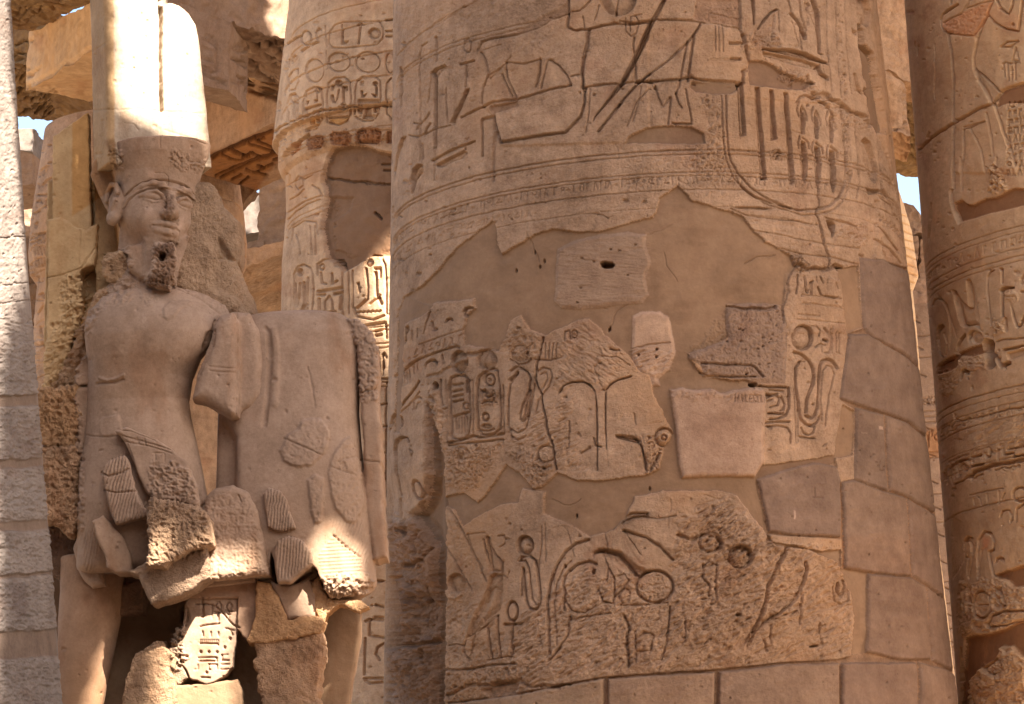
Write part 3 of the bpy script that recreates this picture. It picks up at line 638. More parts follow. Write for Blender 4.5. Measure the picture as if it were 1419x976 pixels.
D_('725,630 715,700 690,745 640,800', 3.4, 4.6, 1.4); D_('725,640 780,625 890,610', 3, 3.4, 1.4); D_('840,520 860,560 900,570 905,480 885,430', 3, 3.6, 1.2); D_('820,370 860,355 920,370 960,410 990,460', 6, 7, 1.2); D_('860,380 880,420 875,480', 2.6, 3, 1); D_('710,560 730,600 790,610 830,580', 3, 3.6, 1)
D_('900,470 940,450 960,480 940,520 905,540', 3, 3, 1.5); cv.disc(*qe('D', 945, 540, 28, 34), 3, w=8, floor=.2)
cv.add(q('D', '820,360 860,345 930,360 990,420 1040,440 1000,470 960,440 900,400'), -6, 3, 2)
cv.groove(ell(907, 813, 25.5, 22, close=True), 4.2, 6.5); cv.level(ell(907, 813, 23, 20), -1.5, 2, keep=.6); cv.rough(ell(907, 813, 21, 18), 2.6, 6, 3, seed=36)
cv.sunk(ell(1025.5, 772, 18, 17), 11, 13, 1.3, .1, .3); cv.hole(1030, 772, 2.2, 1.6, 4)
H_ = lambda s, w=3.4, d=4.6, j=.6: G('H', s, w, d, j)
H_('815,205 790,265 768,305 745,345 722,400 712,470 690,530 650,610 608,672', 5.4, 7.5, 1); H_('905,282 912,320 895,380 872,430 825,495 760,540 700,578 660,620 622,690', 4, 6, 1)
cv.add(q('H', '815,205 905,282 912,320 872,430 760,540 622,690 608,672 690,530 722,400 768,305'), -1.5, 2)
H_('885,440 878,580', 3, 3); H_('735,590 735,680', 3, 3.4); H_('20,545 42,610 30,640 38,790', 4.6, 6, 1); H_('70,620 75,770', 3, 3); H_('240,500 235,570 225,680 200,760', 3, 4, 1); H_('315,560 315,670', 3, 3)
H_('1060,385 1058,420 1075,450 1092,430 1090,370', 4, 6); H_('1035,400 1045,470 1080,490 1110,470 1112,370', 2.6, 3.4); H_('400,290 402,360 435,400 430,460 400,470', 3, 3.6, 1); H_('470,290 465,400 468,470 440,490', 3, 3.4, 1); H_('400,300 430,280 470,292', 2.4, 3); H_('440,370 465,378', 2, 2.6)
cv.ring(*qe('H', 435, 185, 52, 46), 4, 4.5); H_('275,150 340,170 400,150 460,160 490,190', 5, 6, 1.4); H_('975,580 978,680', 3, 3, 1); H_('700,660 712,715', 3, 4, 1); cv.hole(*qe('H', 575, 540, 12, 8), 9, 2); cv.hole(*qe('H', 400, 552, 9, 5), 6, 2); cv.hole(*qe('H', 945, 692, 20, 5), 7, 1)
H_('10,90 25,60 60,42 130,42 125,58 60,62 30,80', 3.6, 5, .8); H_('15,125 60,142 130,160 190,205 230,245 255,270', 4, 5, .8); H_('15,125 60,190 100,245', 2.2, 3.4, .6); H_('125,62 180,70 270,55', 2, 2.6, 1)
cv.level(q('H', '15,95 60,65 200,70 270,60 275,140 250,230 190,190 120,155 30,120'), 1.5, 2, .6, keep=.3); cv.level(q('H', '20,140 120,165 200,215 240,270 180,290 100,285 60,230'), .5, 2, .6, keep=.5)
H_('0,490 90,492 230,480', 2.6, 3, 1); H_('80,720 150,715 160,640 110,620', 2.6, 3, 1)
cv.rough(q('H', '270,90 500,0 640,60 780,190 600,260 400,240 280,240'), 3.5, 7, 9, ang=-.7, seed=38, stretch=3.5)
H_('760,560 860,520', 2.4, 3, 1)
# scattered chips and pits over the stone
for k in range(520):
    x_, y_ = rs.uniform(545, 1310), rs.uniform(0, 976); r_ = abs(rs.normal(0, .8)) + .6
    cv.hole(x_, y_, r_ * rs.uniform(.8, 2), r_, rs.uniform(1, 3.5), .8)
for k in range(60):
    x_, y_ = rs.uniform(560, 1290), rs.uniform(0, 960); L_ = rs.uniform(12, 46); a_ = rs.uniform(-.5, .5) + (pi / 2 if rs.rand() < .3 else 0)
    cv.groove([(x_, y_), (x_ + L_ * cos(a_), y_ + L_ * sin(a_))], 1.8, rs.uniform(.8, 1.8), 1.6)
_m1 = ss(.15, .6, fbm2(_GX, _GY, 46, 5, 611, .65)); _m2 = ss(.2, .65, fbm2(_GX * .7, _GY * 1.6, 34, 5, 622, .65))
cv.c *= (1 + _m1[..., None] * (np.array([.86, .80, .78], dtype=np.float32) - 1)) * (1 + _m2[..., None] * (np.array([1.12, 1.13, 1.13], dtype=np.float32) - 1))
# ---- smooth plaster: the large repair in the middle and its neighbours
PL = (1.0, .95, .92)
big = q('P', '940,257 958,277 990,287 1010,293 1030,300 1046,322 1063,336 1085,348 1096,354 1102,372 1092,385 1088,402 1086,424 1060,421 1008,421 1012,440 1009,468 985,482 955,490 960,503 975,522 1010,526 1040,527 1043,535 1055,560 1055,640 1062,663 1050,668 1062,735 1062,748 1100,757 1140,765 1165,762 1168,790 1200,798 1203,900 1184,905 1181,810 1160,780 1120,762 1075,757 1050,725 1022,686 1000,680 920,680 880,690 868,715 850,735 815,745 790,726 752,712 755,681 722,677 718,696 690,701 660,716 640,731 628,706 612,700 614,690 640,683 660,697 668,690 682,672 700,645 720,656 738,676 750,674 772,655 800,666 830,666 890,659 912,650 920,620 932,600 905,545 903,530 898,515 882,508 870,492 855,480 832,455 815,442 800,443 775,456 755,465 733,456 720,437 706,445 700,468 690,487 668,482 645,478 640,460 645,440 657,428 655,414 625,418 600,421 588,432 556,436 557,412 585,396 605,376 630,346 655,326 681,306 686,308 690,340 696,352 716,340 740,326 765,318 790,320 830,322 870,310 905,300 915,275')
# remember what the islands looked like so that they stand proud again
keep_h = cv.h.copy(); keep_c = cv.c.copy()
pn = 1.5 * fbm2(_GX, _GY, 70, 4, 71) + .4 * fbm2(_GX * .5, _GY, 12, 4, 75)
pt = (1 + .16 * fbm2(_GX, _GY, 60, 5, 77, .65))[..., None] * (1 + ss(.15, .6, fbm2(_GX * .6, _GY * 1.3, 44, 5, 79, .65))[..., None] * (np.array([.86, .84, .82], dtype=np.float32) - 1)) * (1 + ss(.2, .6, fbm2(_GX, _GY, 50, 5, 83, .65))[..., None] * (np.array([1.14, 1.16, 1.18], dtype=np.float32) - 1))
def plaster(poly, dep=-5.5, soft=1.0, jag=1.3, tone=PL, id=1):
    dep = dep * .62
    sl, X, Y = cv.grid(poly, 3, jag)
    dd = cv.dist(poly, X, Y, True); m = ss(soft, -soft, dd)
    meet = dep * (1 - .25 * ss(0, -14, dd))
    cv.h[sl] = cv.h[sl] * (1 - m) + (meet + pn[sl]) * m
    cv.c[sl] = cv.c[sl] * (1 - m[..., None]) + np.array(tone, dtype=np.float32) * pt[sl] * m[..., None]
    cv.id[sl][dd < 0] = id
plaster(big)
trough = q('P', '592,560 605,600 612,650 613,700 614,830 613,990 596,990 594,860 592,760 575,735 560,715 575,700 590,660 592,600')
plaster(q('P', '1163,372 1190,369 1197,455 1172,462 1168,420'), -4.5, id=41); plaster(q('P', '1168,560 1186,570 1183,632 1155,634 1162,600'), -5, id=42)
plaster(q('P', '1030,640 1060,645 1090,640 1130,636 1158,630 1160,642 1120,645 1085,652 1052,662'), -5, tone=(.85, .78, .76), id=43)
plaster(q('P', '1165,788 1205,792 1203,905 1180,908 1183,830'), -6, id=44)
plaster(q('P', '560,410 582,420 600,424 590,436 560,450 553,600 546,600 552,430'), -3, tone=(.9, .85, .82), id=45)
for x_, y_ in ((714, 375), (740, 350), (747, 370), (753, 362), (845, 455), (900, 677), (798, 715), (945, 950), (843, 457)): cv.hole(x_, y_, .9, 2.6, 7, .3)
for k in range(14):   # hairline cracks and trowel scars in the repair mortar
    x_, y_ = rs.uniform(660, 1060), rs.uniform(300, 480) if k % 3 else rs.uniform(665, 735); a_ = rs.uniform(0, pi); p_ = [(x_, y_)]
    for j in range(5): a_ += rs.uniform(-.5, .5); p_.append((p_[-1][0] + 9 * cos(a_), p_[-1][1] + 9 * sin(a_)))
    cv.groove(p_, 1.3, rs.uniform(.6, 1.6), .8)
# islands: blocks let into the plaster
def island(poly, lift=0.0, jag=1.0, id=2, tone=(1, 1, 1), use=True, soft=1.2):
    sl, X, Y = cv.grid(poly, 3, jag); dd = cv.dist(poly, X, Y, True); m = ss(soft, -soft, dd)
    rnd = -1.6 * (1 - ss(0, -5, dd))
    cv.h[sl] = cv.h[sl] * (1 - m) + ((keep_h[sl] if use else pn[sl] * .8) + lift + rnd) * m
    cv.c[sl] = cv.c[sl] * (1 - m[..., None]) + keep_c[sl] * np.array(tone, dtype=np.float32) * m[..., None]
    cv.id[sl][dd < .3] = id
island(q('P', '771,345 800,332 830,326 870,322 895,326 893,338 902,362 894,388 900,410 890,420 860,422 815,428 778,428 768,418'), 0, 1, 3, (1.05, 1.0, .92), False)
cv.rough(q('P', '771,345 895,326 900,410 778,428'), .9, 4, 6, ang=.05, seed=41, stretch=8)
C_('F', '-20,330 -12,318', 1) if False else None
cv.sunk(q('B', '1138,528 1150,516 1205,520 1217,536 1205,552 1160,552 1145,545'), 20, 8, 1, .9, .8)
for x_, y_ in ((846, 346), (880, 340), (858, 348), (806, 358), (823, 363), (805, 400), (870, 382), (800, 420)): cv.hole(x_, y_, 1.6, 1, 4, .8)
island(q('P', '876,437 890,432 914,432 926,440 932,462 936,490 926,513 912,525 915,535 903,534 899,521 884,514 876,500'), 0, 1, 4, (1.45, 1.38, 1.28), False)
cv.rough(q('P', '876,485 932,485 926,513 905,525 880,510'), 2.4, 5, 4, ang=-.4, seed=42, stretch=3); G('F', '60,795 150,770 240,760', 2, 2.4, 1)
for x_, y_ in ((910, 484), (909, 494), (885, 492)): cv.hole(x_, y_, 1.6, 1.6, 6, .6)
island(q('P', '929,541 945,538 960,541 985,539 1000,545 1020,540 1040,538 1057,540 1060,560 1057,600 1059,640 1046,661 1000,660 945,662 940,640 936,590'), 3.5, .7, 5, (1.32, 1.26, 1.2), False, 1.6)
cv.rough(q('P', '929,541 1057,540 1057,552 930,554'), 1.8, 7, 6, seed=43)
cv.tint(q('P', '950,575 1000,560 1045,580 1040,610 985,615 955,605'), (.84, .80, .78), 14, 8)
island(q('P', '1008,424 1040,420 1075,424 1086,430 1090,480 1088,533 1040,532 1038,527 975,519 972,508 955,496 957,489 985,480 1010,470 1006,445'), 1, 1.2, 6, (.97, .93, .90))
cv.rough(q('P', '957,489 1010,424 1088,430 1088,533 975,519'), 1.8, 6, 6, seed=44)
for k in range(22): cv.hole(rs.uniform(1000, 1085), rs.uniform(440, 520), rs.uniform(.7, 1.6), rs.uniform(.7, 1.4), 3.5)
G('G', '400,85 520,92 640,95 665,110 700,150', 3, 4.5, 1); G('G', '390,130 430,148 560,150 660,150', 2.4, 4, 1); G('F', '530,580 620,600 730,600 760,590', 5, 5, 2); cv.hole(1044, 533.5, 5, 3.2, 16, .5); G('G', '650,195 720,200 815,205', 3, 5, .8)
cv.add(q('K', '100,210 330,205 900,300 1020,640 1010,960 1010,1100 20,1100 60,700'), 1.4, 1.6, .6)
# scratched letters on the square block
def letters(cvx, txt, x, y, h, w, d=1.6, slope=0.03, lw=1.3):
    L = dict(H='0,0 0,1;1,0 1,1;0,.5 1,.5', V='0,1 .5,0 1,1', L='0,1 0,0 .9,0', E='1,0 0,0 0,1 1,1;0,.5 .8,.5', R='0,0 0,1 .9,1 .9,.55 0,.5 1,0', O='0,0 0,1 1,1 1,0 0,0', D='0,0 0,1 .7,.9 1,.5 .7,.1 0,0', U='0,1 0,0 1,0 1,1')
    for ch in txt:
        if ch == '.': cvx.hole(x + w * .15, y, .8, .8, 1.5); x += w * .5; continue
        if ch == ' ': x += w * .6; continue
        for st_ in L[ch].split(';'):
            v = [float(k) for k in st_.replace(',', ' ').split()]
            cvx.groove([(x + v[i] * w * .72, y - v[i + 1] * h + slope * (x - 1000)) for i in range(0, len(v), 2)], lw, d)
        x += w
letters(cv, 'H.VLEROU', 1017, 557, 9.5, 5.6, 2.0)
# stone block 780-925 is part of the drum but is bordered below by a crisp edge
# ---- ashlar repairs on the right and at the foot
def ashlar(poly, lift, id, tone, jag=.8):
    sl, X, Y = cv.grid(poly, 4, jag); dd = cv.dist(poly, X, Y, True); m = ss(.8, -.8, dd)
    base = lift * .8 - 1.8 * (1 - ss(0, -3.2, dd)) + .5 * fbm2(_GX[sl], _GY[sl], 5, 3, 80 + id) + .8 * fbm2(_GX[sl] * .3, _GY[sl], 16, 3, 180 + id)
    cv.h[sl] = cv.h[sl] * (1 - m) + base * m
    mott = _t[sl] * (1 + .12 * fbm2(_GX[sl] * .6, _GY[sl] * 1.5, 30, 5, 640 + id, .65) - .10 * ss(.2, .6, fbm2(_GX[sl], _GY[sl], 40, 4, 660 + id)))
    cv.c[sl] = cv.c[sl] * (1 - m[..., None]) + (np.array(tone, dtype=np.float32)[None, None] * mott[..., None]) * m[..., None]
    for _ in range(9):
        if id: cv.hole(rs.uniform(X.min() + 8, X.max() - 8), rs.uniform(Y.min() + 8, Y.max() - 8), rs.uniform(.5, 1.6), rs.uniform(.5, 1.4), rs.uniform(1.5, 4), .6)
    cv.id[sl][dd < .5] = id
AS = [
 ('1191,357 1225,360 1252,372 1300,400 1310,540 1255,492 1225,474 1203,462 1198,455', 1.0, (.90, .86, .88)),
 ('1177,463 1203,463 1225,476 1255,494 1312,542 1330,640 1256,582 1230,574 1192,562 1164,552', 1.6, (.88, .85, .87)),
 ('1188,565 1226,575 1232,680 1210,674 1184,664', .4, (.90, .87, .88)),
 ('1229,576 1256,584 1335,645 1345,740 1258,688 1234,680', 1.0, (.92, .88, .88)),
 ('1167,668 1184,665 1210,676 1257,690 1263,798 1230,796 1172,788', 1.6, (.95, .90, .89)),
 ('1260,691 1345,745 1345,860 1288,811 1266,799', .6, (.92, .87, .88)),
 ('1050,664 1085,652 1130,641 1160,646 1165,668 1166,744 1100,742 1066,737', 1.8, (.93, .88, .89)),
 ('1204,795 1262,800 1284,812 1292,914 1250,914 1202,904', 1.0, (.97, .91, .90)),
 ('1287,813 1345,860 1345,960 1318,928 1294,915', .4, (.94, .88, .88)),
 ('996,932 1086,921 1163,919 1163,1095 992,1095', 3.6, (1.18, 1.12, 1.08)),
 ('1167,919 1270,918 1274,1095 1167,1095', 3.2, (.95, .89, .9)),
 ('1274,918 1312,928 1350,960 1360,1095 1278,1095', 3.4, (.93, .88, .89)),
 ('842,941 990,932 988,1095 846,1095', 4.2, (1.35, 1.28, 1.2)),
 ('622,976 712,964 836,941 840,1095 622,1095', 4.6, (1.4, 1.34, 1.22)),
]
# mortar bed under the ashlar
cv.level(q('P', '1191,352 1260,372 1360,440 1360,1095 618,1095 622,974 712,961 836,938 990,928 1086,918 1160,914 1195,905 1203,870 1203,795 1168,788 1164,668 1184,664 1186,568 1164,553 1176,462 1197,456'), -3.2, .8, .5, keep=0, tone=(.72, .66, .62))
cv.level(q('P', '1048,662 1160,640 1168,747 1062,741'), -3.2, .8, .5, keep=0, tone=(.75, .7, .66))
for k, (s_, l_, t_) in enumerate(AS): ashlar(q('P', s_), l_, 10 + k, (t_[0] * .80, t_[1] * .80, t_[2] * .78))
cv.tint(q('P', '1170,740 1265,745 1265,795 1172,788'), (1.1, 1.06, 1.02), 8, 4)
for s_ in ('1125,690 1140,690', '1128,676 1128,690', '1219,640 1219,652 1224,652', '1226,640 1226,652', '1213,641 1216,641'): G('P', s_, 1.5, 1.6, .2)
G('D', '0,0 0,1', 1) if False else None
# pale bird lime splashes
for s_ in ('1100,708 1101,720', '1194,600 1197,600', '1199,600 1201,600', '1219,596 1224,591'):
    p_ = q('P', s_); p_ = [(p_[0][0] - .8, p_[0][1] - .6), (p_[1][0] + .8, p_[0][1]), (p_[1][0] + .6, p_[1][1] + .8), (p_[0][0] - .6, p_[1][1])]; cv.tint(p_, (1.9, 2.0, 2.1), .6, .6)
# lower left course edge
cv.rough(q('D', '215,860 500,820 560,900 720,900 860,860 860,880 500,935 240,975 210,975'), 3.5, 8, 8, seed=51); cv.level(q('D', '380,920 440,880 520,890 500,930 400,945'), -7, 3, 2, keep=.3, tone=(.8, .75, .72)); G('D', '215,840 330,835 400,820 510,815', 3, 4, 1)
G('D', '240,940 330,900 400,900 520,880 570,905 720,905', 5, 5, 2.5)
# the battered strip at the left edge, and the deep plastered channel beside it
cv.rough(q('P', '525,715 580,720 592,745 598,990 525,990'), 13, 26, 16, seed=52, octs=5, ridged=False, jag=8); cv.rough(q('P', '525,715 575,720 598,990 525,990'), 4, 8, 8, seed=53)
cv.add(q('P', '528,800 540,800 548,860 540,900 528,900'), -16, 4, 1); cv.ridge(q('O', '60,370 100,380 160,440 190,470'), 8, 8, 2); G('O', '90,290 140,290 200,270 230,215', 5, 8, 2); G('O', '60,690 180,690 270,660', 8, 10, 2); G('O', '155,150 160,240', 5, 6, 1); G('O', '80,120 110,145', 5, 8, 1)
cv.add(q('P', '555,820 590,830 592,890 560,890'), -12, 10, 4); cv.tint(q('P', '530,720 580,724 596,760 598,990 530,990'), (.66, .58, .53), 4, 3)  # strip's colour darkened to paint in its deep shade
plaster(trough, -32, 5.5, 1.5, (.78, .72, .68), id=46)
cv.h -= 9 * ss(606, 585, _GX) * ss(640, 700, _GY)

PARTS_M = {1: ('plaster_repair', M_PLAST, 'smooth brown plaster filling around the surviving carved stone')}
lab = {3: 'grey stone block with a black hole, set in the plaster', 4: 'small pale upright stone insert', 5: 'square pale stone block with scratched letters', 6: 'pitted stone fragment left of the hieroglyph panel'}
for k in list(range(31, 40)) + list(range(41, 50)): PARTS_M[k] = ('plaster_repair', M_PLAST, None)
for k in (3, 4, 5, 6): PARTS_M[k] = ('inset_block', M_GREY, lab[k])
for k in range(len(AS)): PARTS_M[10 + k] = ('repair_block', M_GREY, None)
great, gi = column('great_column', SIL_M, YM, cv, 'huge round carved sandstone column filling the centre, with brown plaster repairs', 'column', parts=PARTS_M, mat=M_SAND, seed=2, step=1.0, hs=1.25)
# ================================================================== volume modelling (smooth unions, surface nets)
class Vol:
    def __init__(s, lo, hi, h):
        s.h = h; s.lo = np.array(lo, dtype=np.float64); n = np.ceil((np.array(hi) - s.lo) / h).astype(int) + 1
        s.n = n; s.f = np.full(n, 9.0, dtype=np.float32)
        s.ax = [(s.lo[k] + h * np.arange(n[k])).astype(np.float32) for k in range(3)]
    def like(s):
        o = Vol(s.lo, s.lo + s.h, s.h); o.n = s.n; o.f = np.full(s.n, 9.0, dtype=np.float32); o.ax = s.ax; return o
    @staticmethod
    def px(x0, y0, x1, y1, Yf, Yb, res):
        c = np.array([at(x, y, Y) for x in (x0, x1) for y in (y0, y1) for Y in (Yf, Yb)])
        return Vol([c[:, 0].min(), Yf, c[:, 2].min()], [c[:, 0].max(), Yb, c[:, 2].max()], res * mpp((Yf + Yb) / 2))
    def op(s, fn, lo, hi, k=0.0, mode='u'):
        pad = k + 3 * s.h; sl = []
        for a in range(3):
            i0 = int(max(0, math.floor((lo[a] - pad - s.lo[a]) / s.h))); i1 = int(min(s.n[a], math.ceil((hi[a] + pad - s.lo[a]) / s.h) + 1))
            if i1 <= i0: return
            sl.append(slice(i0, i1))
        X = s.ax[0][sl[0]][:, None, None]; Y = s.ax[1][sl[1]][None, :, None]; Z = s.ax[2][sl[2]][None, None, :]
        g = fn(X, Y, Z); sl = tuple(sl); f = s.f[sl]
        if mode == 'u':
            if k > 0: hh = np.maximum(k - np.abs(f - g), 0) / k; s.f[sl] = np.minimum(f, g) - hh * hh * k * .25
            else: s.f[sl] = np.minimum(f, g)
        elif mode == 's':
            if k > 0: hh = np.maximum(k - np.abs(f + g), 0) / k; s.f[sl] = np.maximum(f, -g) + hh * hh * k * .25
            else: s.f[sl] = np.maximum(f, -g)
        elif mode == 'i': s.f[sl] = np.maximum(f, g)
    def mesh(s):
        f = s.f.copy()
        f[0] = f[-1] = 9; f[:, 0] = f[:, -1] = 9; f[:, :, 0] = f[:, :, -1] = 9
        f = np.clip(f, -4 * s.h, 4 * s.h)
        ins = f < 0; nx, ny, nz = f.shape
        cnt = np.zeros((nx - 1, ny - 1, nz - 1), dtype=np.int8)
        for dx in (0, 1):
            for dy in (0, 1):
                for dz in (0, 1): cnt += ins[dx:nx - 1 + dx, dy:ny - 1 + dy, dz:nz - 1 + dz]
        act = (cnt > 0) & (cnt < 8)
        I, J, K = np.nonzero(act); idx = np.full(act.shape, -1, dtype=np.int32); idx[I, J, K] = np.arange(len(I))
        P = np.zeros((len(I), 3)); n = np.zeros(len(I))
        for a in range(3):
            o1, o2 = [b for b in range(3) if b != a]
            for u in (0, 1):
                for v in (0, 1):
                    c0 = [0, 0, 0]; c0[o1] = u; c0[o2] = v; c1 = list(c0); c1[a] = 1
                    f0 = f[I + c0[0], J + c0[1], K + c0[2]]; f1 = f[I + c1[0], J + c1[1], K + c1[2]]
                    m = (f0 < 0) != (f1 < 0); t = np.where(m, f0 / np.where(m, f0 - f1, 1), 0)
                    w = m.astype(float); n += w
                    for b in range(3): P[:, b] += w * (c0[b] + (t if b == a else 0))
        P = P / n[:, None] + np.stack([I, J, K], 1)
        P = s.lo + s.h * P
        Q = []
        for a in range(3):
            o1, o2 = (a + 1) % 3, (a + 2) % 3
            sh = [slice(0, None)] * 3
            A = [slice(None)] * 3; B = [slice(None)] * 3; A[a] = slice(0, -1); B[a] = slice(1, None)
            ch = ins[tuple(A)] != ins[tuple(B)]
            c = [slice(None)] * 3; c[o1] = slice(1, -1); c[o2] = slice(1, -1); ch2 = ch[tuple(c)]
            e = list(np.nonzero(ch2)); e[o1] = e[o1] + 1; e[o2] = e[o2] + 1
            def cell(d1, d2):
                t = [e[0], e[1], e[2]]; t[o1] = t[o1] - d1; t[o2] = t[o2] - d2
                return idx[t[0], t[1], t[2]]
            qd = np.stack([cell(1, 1), cell(0, 1), cell(0, 0), cell(1, 0)], 1)
            fl = ins[tuple(e)]
            qd[~fl] = qd[~fl][:, ::-1]
            Q.append(qd)
        return P, np.concatenate(Q)

def nz_(X, Y, Z, sc, seed=0):  # cheap smooth noise on open grids
    r = 0
    rr = np.random.RandomState(seed)
    for k in range(5):
        a = rr.randn(3); a /= np.linalg.norm(a); a = a / sc * (1 + .7 * k) * 2.2; p = rr.rand() * 6
        r = r + np.sin(X * a[0] + Y * a[1] + Z * a[2] + p + 1.3 * np.sin((X * a[2] - Z * a[0]) * .9 + p)) / (1 + .5 * k)
    return r / 2.5

def loft(vol, keys, Y0, n=2.0, yaw=0.0, k=0.0, mode='u', cap=4.0, front=None):
    """keys: (py, px, half width, half depth, depth offset) in photograph pixels"""
    m = mpp(Y0); R = []
    for py, px, hw, hd, yo in keys:
        p = at(px, py, Y0 + yo * m); R.append((p[2], p[0], hw * m, hd * m, p[1]))
    R.sort(); R = np.array(R); z = R[:, 0]
    ca, sa = cos(yaw), sin(yaw)
    def sm(Z, c):
        return np.interp(Z, z, R[:, c]).astype(np.float32)
    def fn(X, Y, Z):
        cx, a, b, cy = sm(Z, 1), sm(Z, 2), sm(Z, 3), sm(Z, 4)
        U = (X - cx) * ca + (Y - cy) * sa; V = -(X - cx) * sa + (Y - cy) * ca
        e = (np.abs(U / a) ** n + np.abs(V / b) ** n) ** (1 / n) - 1
        g = e * np.minimum(a, b)
        c_ = cap * m
        dz = np.maximum(Z - z[-1], z[0] - Z) + c_
        # rounded caps
        gg = g + c_
        out = np.where((dz > 0) & (gg > 0), np.sqrt(np.maximum(gg, 0) ** 2 + np.maximum(dz, 0) ** 2), np.maximum(gg, dz)) - c_
        return out
    w = max(R[:, 2].max(), R[:, 3].max()) * 1.5
    vol.op(fn, [R[:, 1].min() - w, R[:, 4].min() - w, z[0]], [R[:, 1].max() + w, R[:, 4].max() + w, z[-1]], k * m, mode)

def prism(vol, poly, Y0, yo, hd, rnd=2.0, k=0.0, mode='u', tx=0.0, tz=0.0, jag=0.0, seed=1, pl=None):
    """outline in photograph pixels, given thickness 2*hd and rounded edges; tx,tz lean its face"""
    m = mpp(Y0); Yc = Y0 + yo * m
    W = np.array([at(x, y, Yc - hd * m if pl is None else Y0 + pl * m) for x, y in poly]); cx, cz = W[:, 0].mean(), W[:, 2].mean()
    pts = [(p[0], p[2]) for p in W]; r = rnd * m
    def fn(X, Y, Z):
        Xa = np.broadcast_to(X[:, 0, :], (X.shape[0], Z.shape[2])); Za = np.broadcast_to(Z[:, 0, :], (X.shape[0], Z.shape[2]))
        if jag:
            Xj = Xa + jag * m * fbm2(Xa / m, Za / m, 9, 3, seed); Zj = Za + jag * m * fbm2(Xa / m, Za / m, 9, 3, seed + 5)
        else: Xj, Zj = Xa, Za
        d = Canvas.dist(pts, Xj.astype(np.float32), Zj.astype(np.float32), True)[:, None, :] + r
        dy = np.abs(Y - (Yc + tx * (X - cx) + tz * (Z - cz))) - hd * m + r
        return np.where((d > 0) & (dy > 0), np.sqrt(np.maximum(d, 0) ** 2 + np.maximum(dy, 0) ** 2), np.maximum(d, dy)) - r
    ex = (abs(tx) + abs(tz)) * max(np.ptp(W[:, 0]), np.ptp(W[:, 2])) * .6
    vol.op(fn, [W[:, 0].min(), Yc - hd * m - ex, W[:, 2].min()], [W[:, 0].max(), Yc + hd * m + ex, W[:, 2].max()], k * m, mode)

def ellip(vol, c, r, Rm=None, k=0.0, mode='u'):
    c = np.asarray(c, dtype=float); r = np.asarray(r, dtype=float)
    def fn(X, Y, Z):
        dx, dy, dz = X - c[0], Y - c[1], Z - c[2]
        if Rm is not None: dx, dy, dz = (Rm[0][i] * 0 + Rm[i][0] * dx + Rm[i][1] * dy + Rm[i][2] * dz for i in range(3))
        k0 = np.sqrt((dx / r[0]) ** 2 + (dy / r[1]) ** 2 + (dz / r[2]) ** 2)
        k1 = np.sqrt((dx / r[0] ** 2) ** 2 + (dy / r[1] ** 2) ** 2 + (dz / r[2] ** 2) ** 2)
        return (k0 * (k0 - 1) / (k1 + 1e-6)).astype(np.float32)
    w = r.max(); vol.op(fn, c - w, c + w, k, mode)

def capsule(vol, pts, rad, k=0.0, mode='u'):
    for i in range(len(pts) - 1):
        a = np.asarray(pts[i], float); b = np.asarray(pts[i + 1], float); r0 = rad[i] if isinstance(rad, (list, tuple)) else rad; r1 = rad[i + 1] if isinstance(rad, (list, tuple)) else rad
        ab = b - a; L = ab @ ab + 1e-12
        def fn(X, Y, Z, a=a, ab=ab, L=L, r0=r0, r1=r1):
            t = np.clip(((X - a[0]) * ab[0] + (Y - a[1]) * ab[1] + (Z - a[2]) * ab[2]) / L, 0, 1)
            return np.sqrt((X - a[0] - t * ab[0]) ** 2 + (Y - a[1] - t * ab[1]) ** 2 + (Z - a[2] - t * ab[2]) ** 2) - (r0 + (r1 - r0) * t)
        r = max(r0, r1); vol.op(fn, np.minimum(a, b) - r, np.maximum(a, b) + r, k, mode)

def vol_obj(name, vol, mat, parent, cv, amp=0.0, cell=0.06, seed=1, label=None, hs=1.0, tone=None, big=0.0, bigcell=.3):
    P, Q = vol.mesh()
    if len(P) == 0: print('EMPTY', name); return None
    # normals
    a = P[Q[:, 0]]; fn = np.cross(P[Q[:, 2]] - a, P[Q[:, 3]] - P[Q[:, 1]])
    def vn():
        N = np.zeros_like(P)
        for c in range(3):
            for j in range(4): N[:, c] += np.bincount(Q[:, j], fn[:, c], len(P))
        return N / (np.linalg.norm(N, axis=1)[:, None] + 1e-12)
    N = vn()
    m = mpp(float(P[:, 1].mean()))
    px, py = project(P); V = P - CAM; V /= np.linalg.norm(V, axis=1)[:, None]
    fc = ss(.05, .35, -(V * N).sum(1))
    h = cv.sample(px, py) * fc * m * hs if cv is not None else 0
    rg = 1.0
    d = h + amp * m * noise3(P, cell, 4, seed, .6) * rg + big * m * noise3(P, bigcell, 3, seed + 4) + .0012 * noise3(P, .05, 3, seed + 2)
    P = P + N * np.asarray(d)[:, None]
    t = (1 + (cv.sample(px, py, 'c') - 1) * fc[:, None]) if cv is not None else np.ones((len(P), 3))
    if tone is not None: t = t * np.array(tone)
    o = mesh_obj(name, P, Q, mat, parent, tone=t)
    if label: o['label'] = label
    return o
# ================================================================== COLOSSAL STATUE
YS = 17.5; MS = mpp(YS)
CT = Canvas(); cv = CT
cv.h += .9 * fbm2(_GX, _GY, 60, 3, 231) + .3 * fbm2(_GX, _GY, 8, 3, 237)
_ts = 1 + .10 * fbm2(_GX, _GY, 90, 3, 257) + .05 * fbm2(_GX * 3, _GY * .5, 40, 3, 258); cv.c *= _ts[..., None]
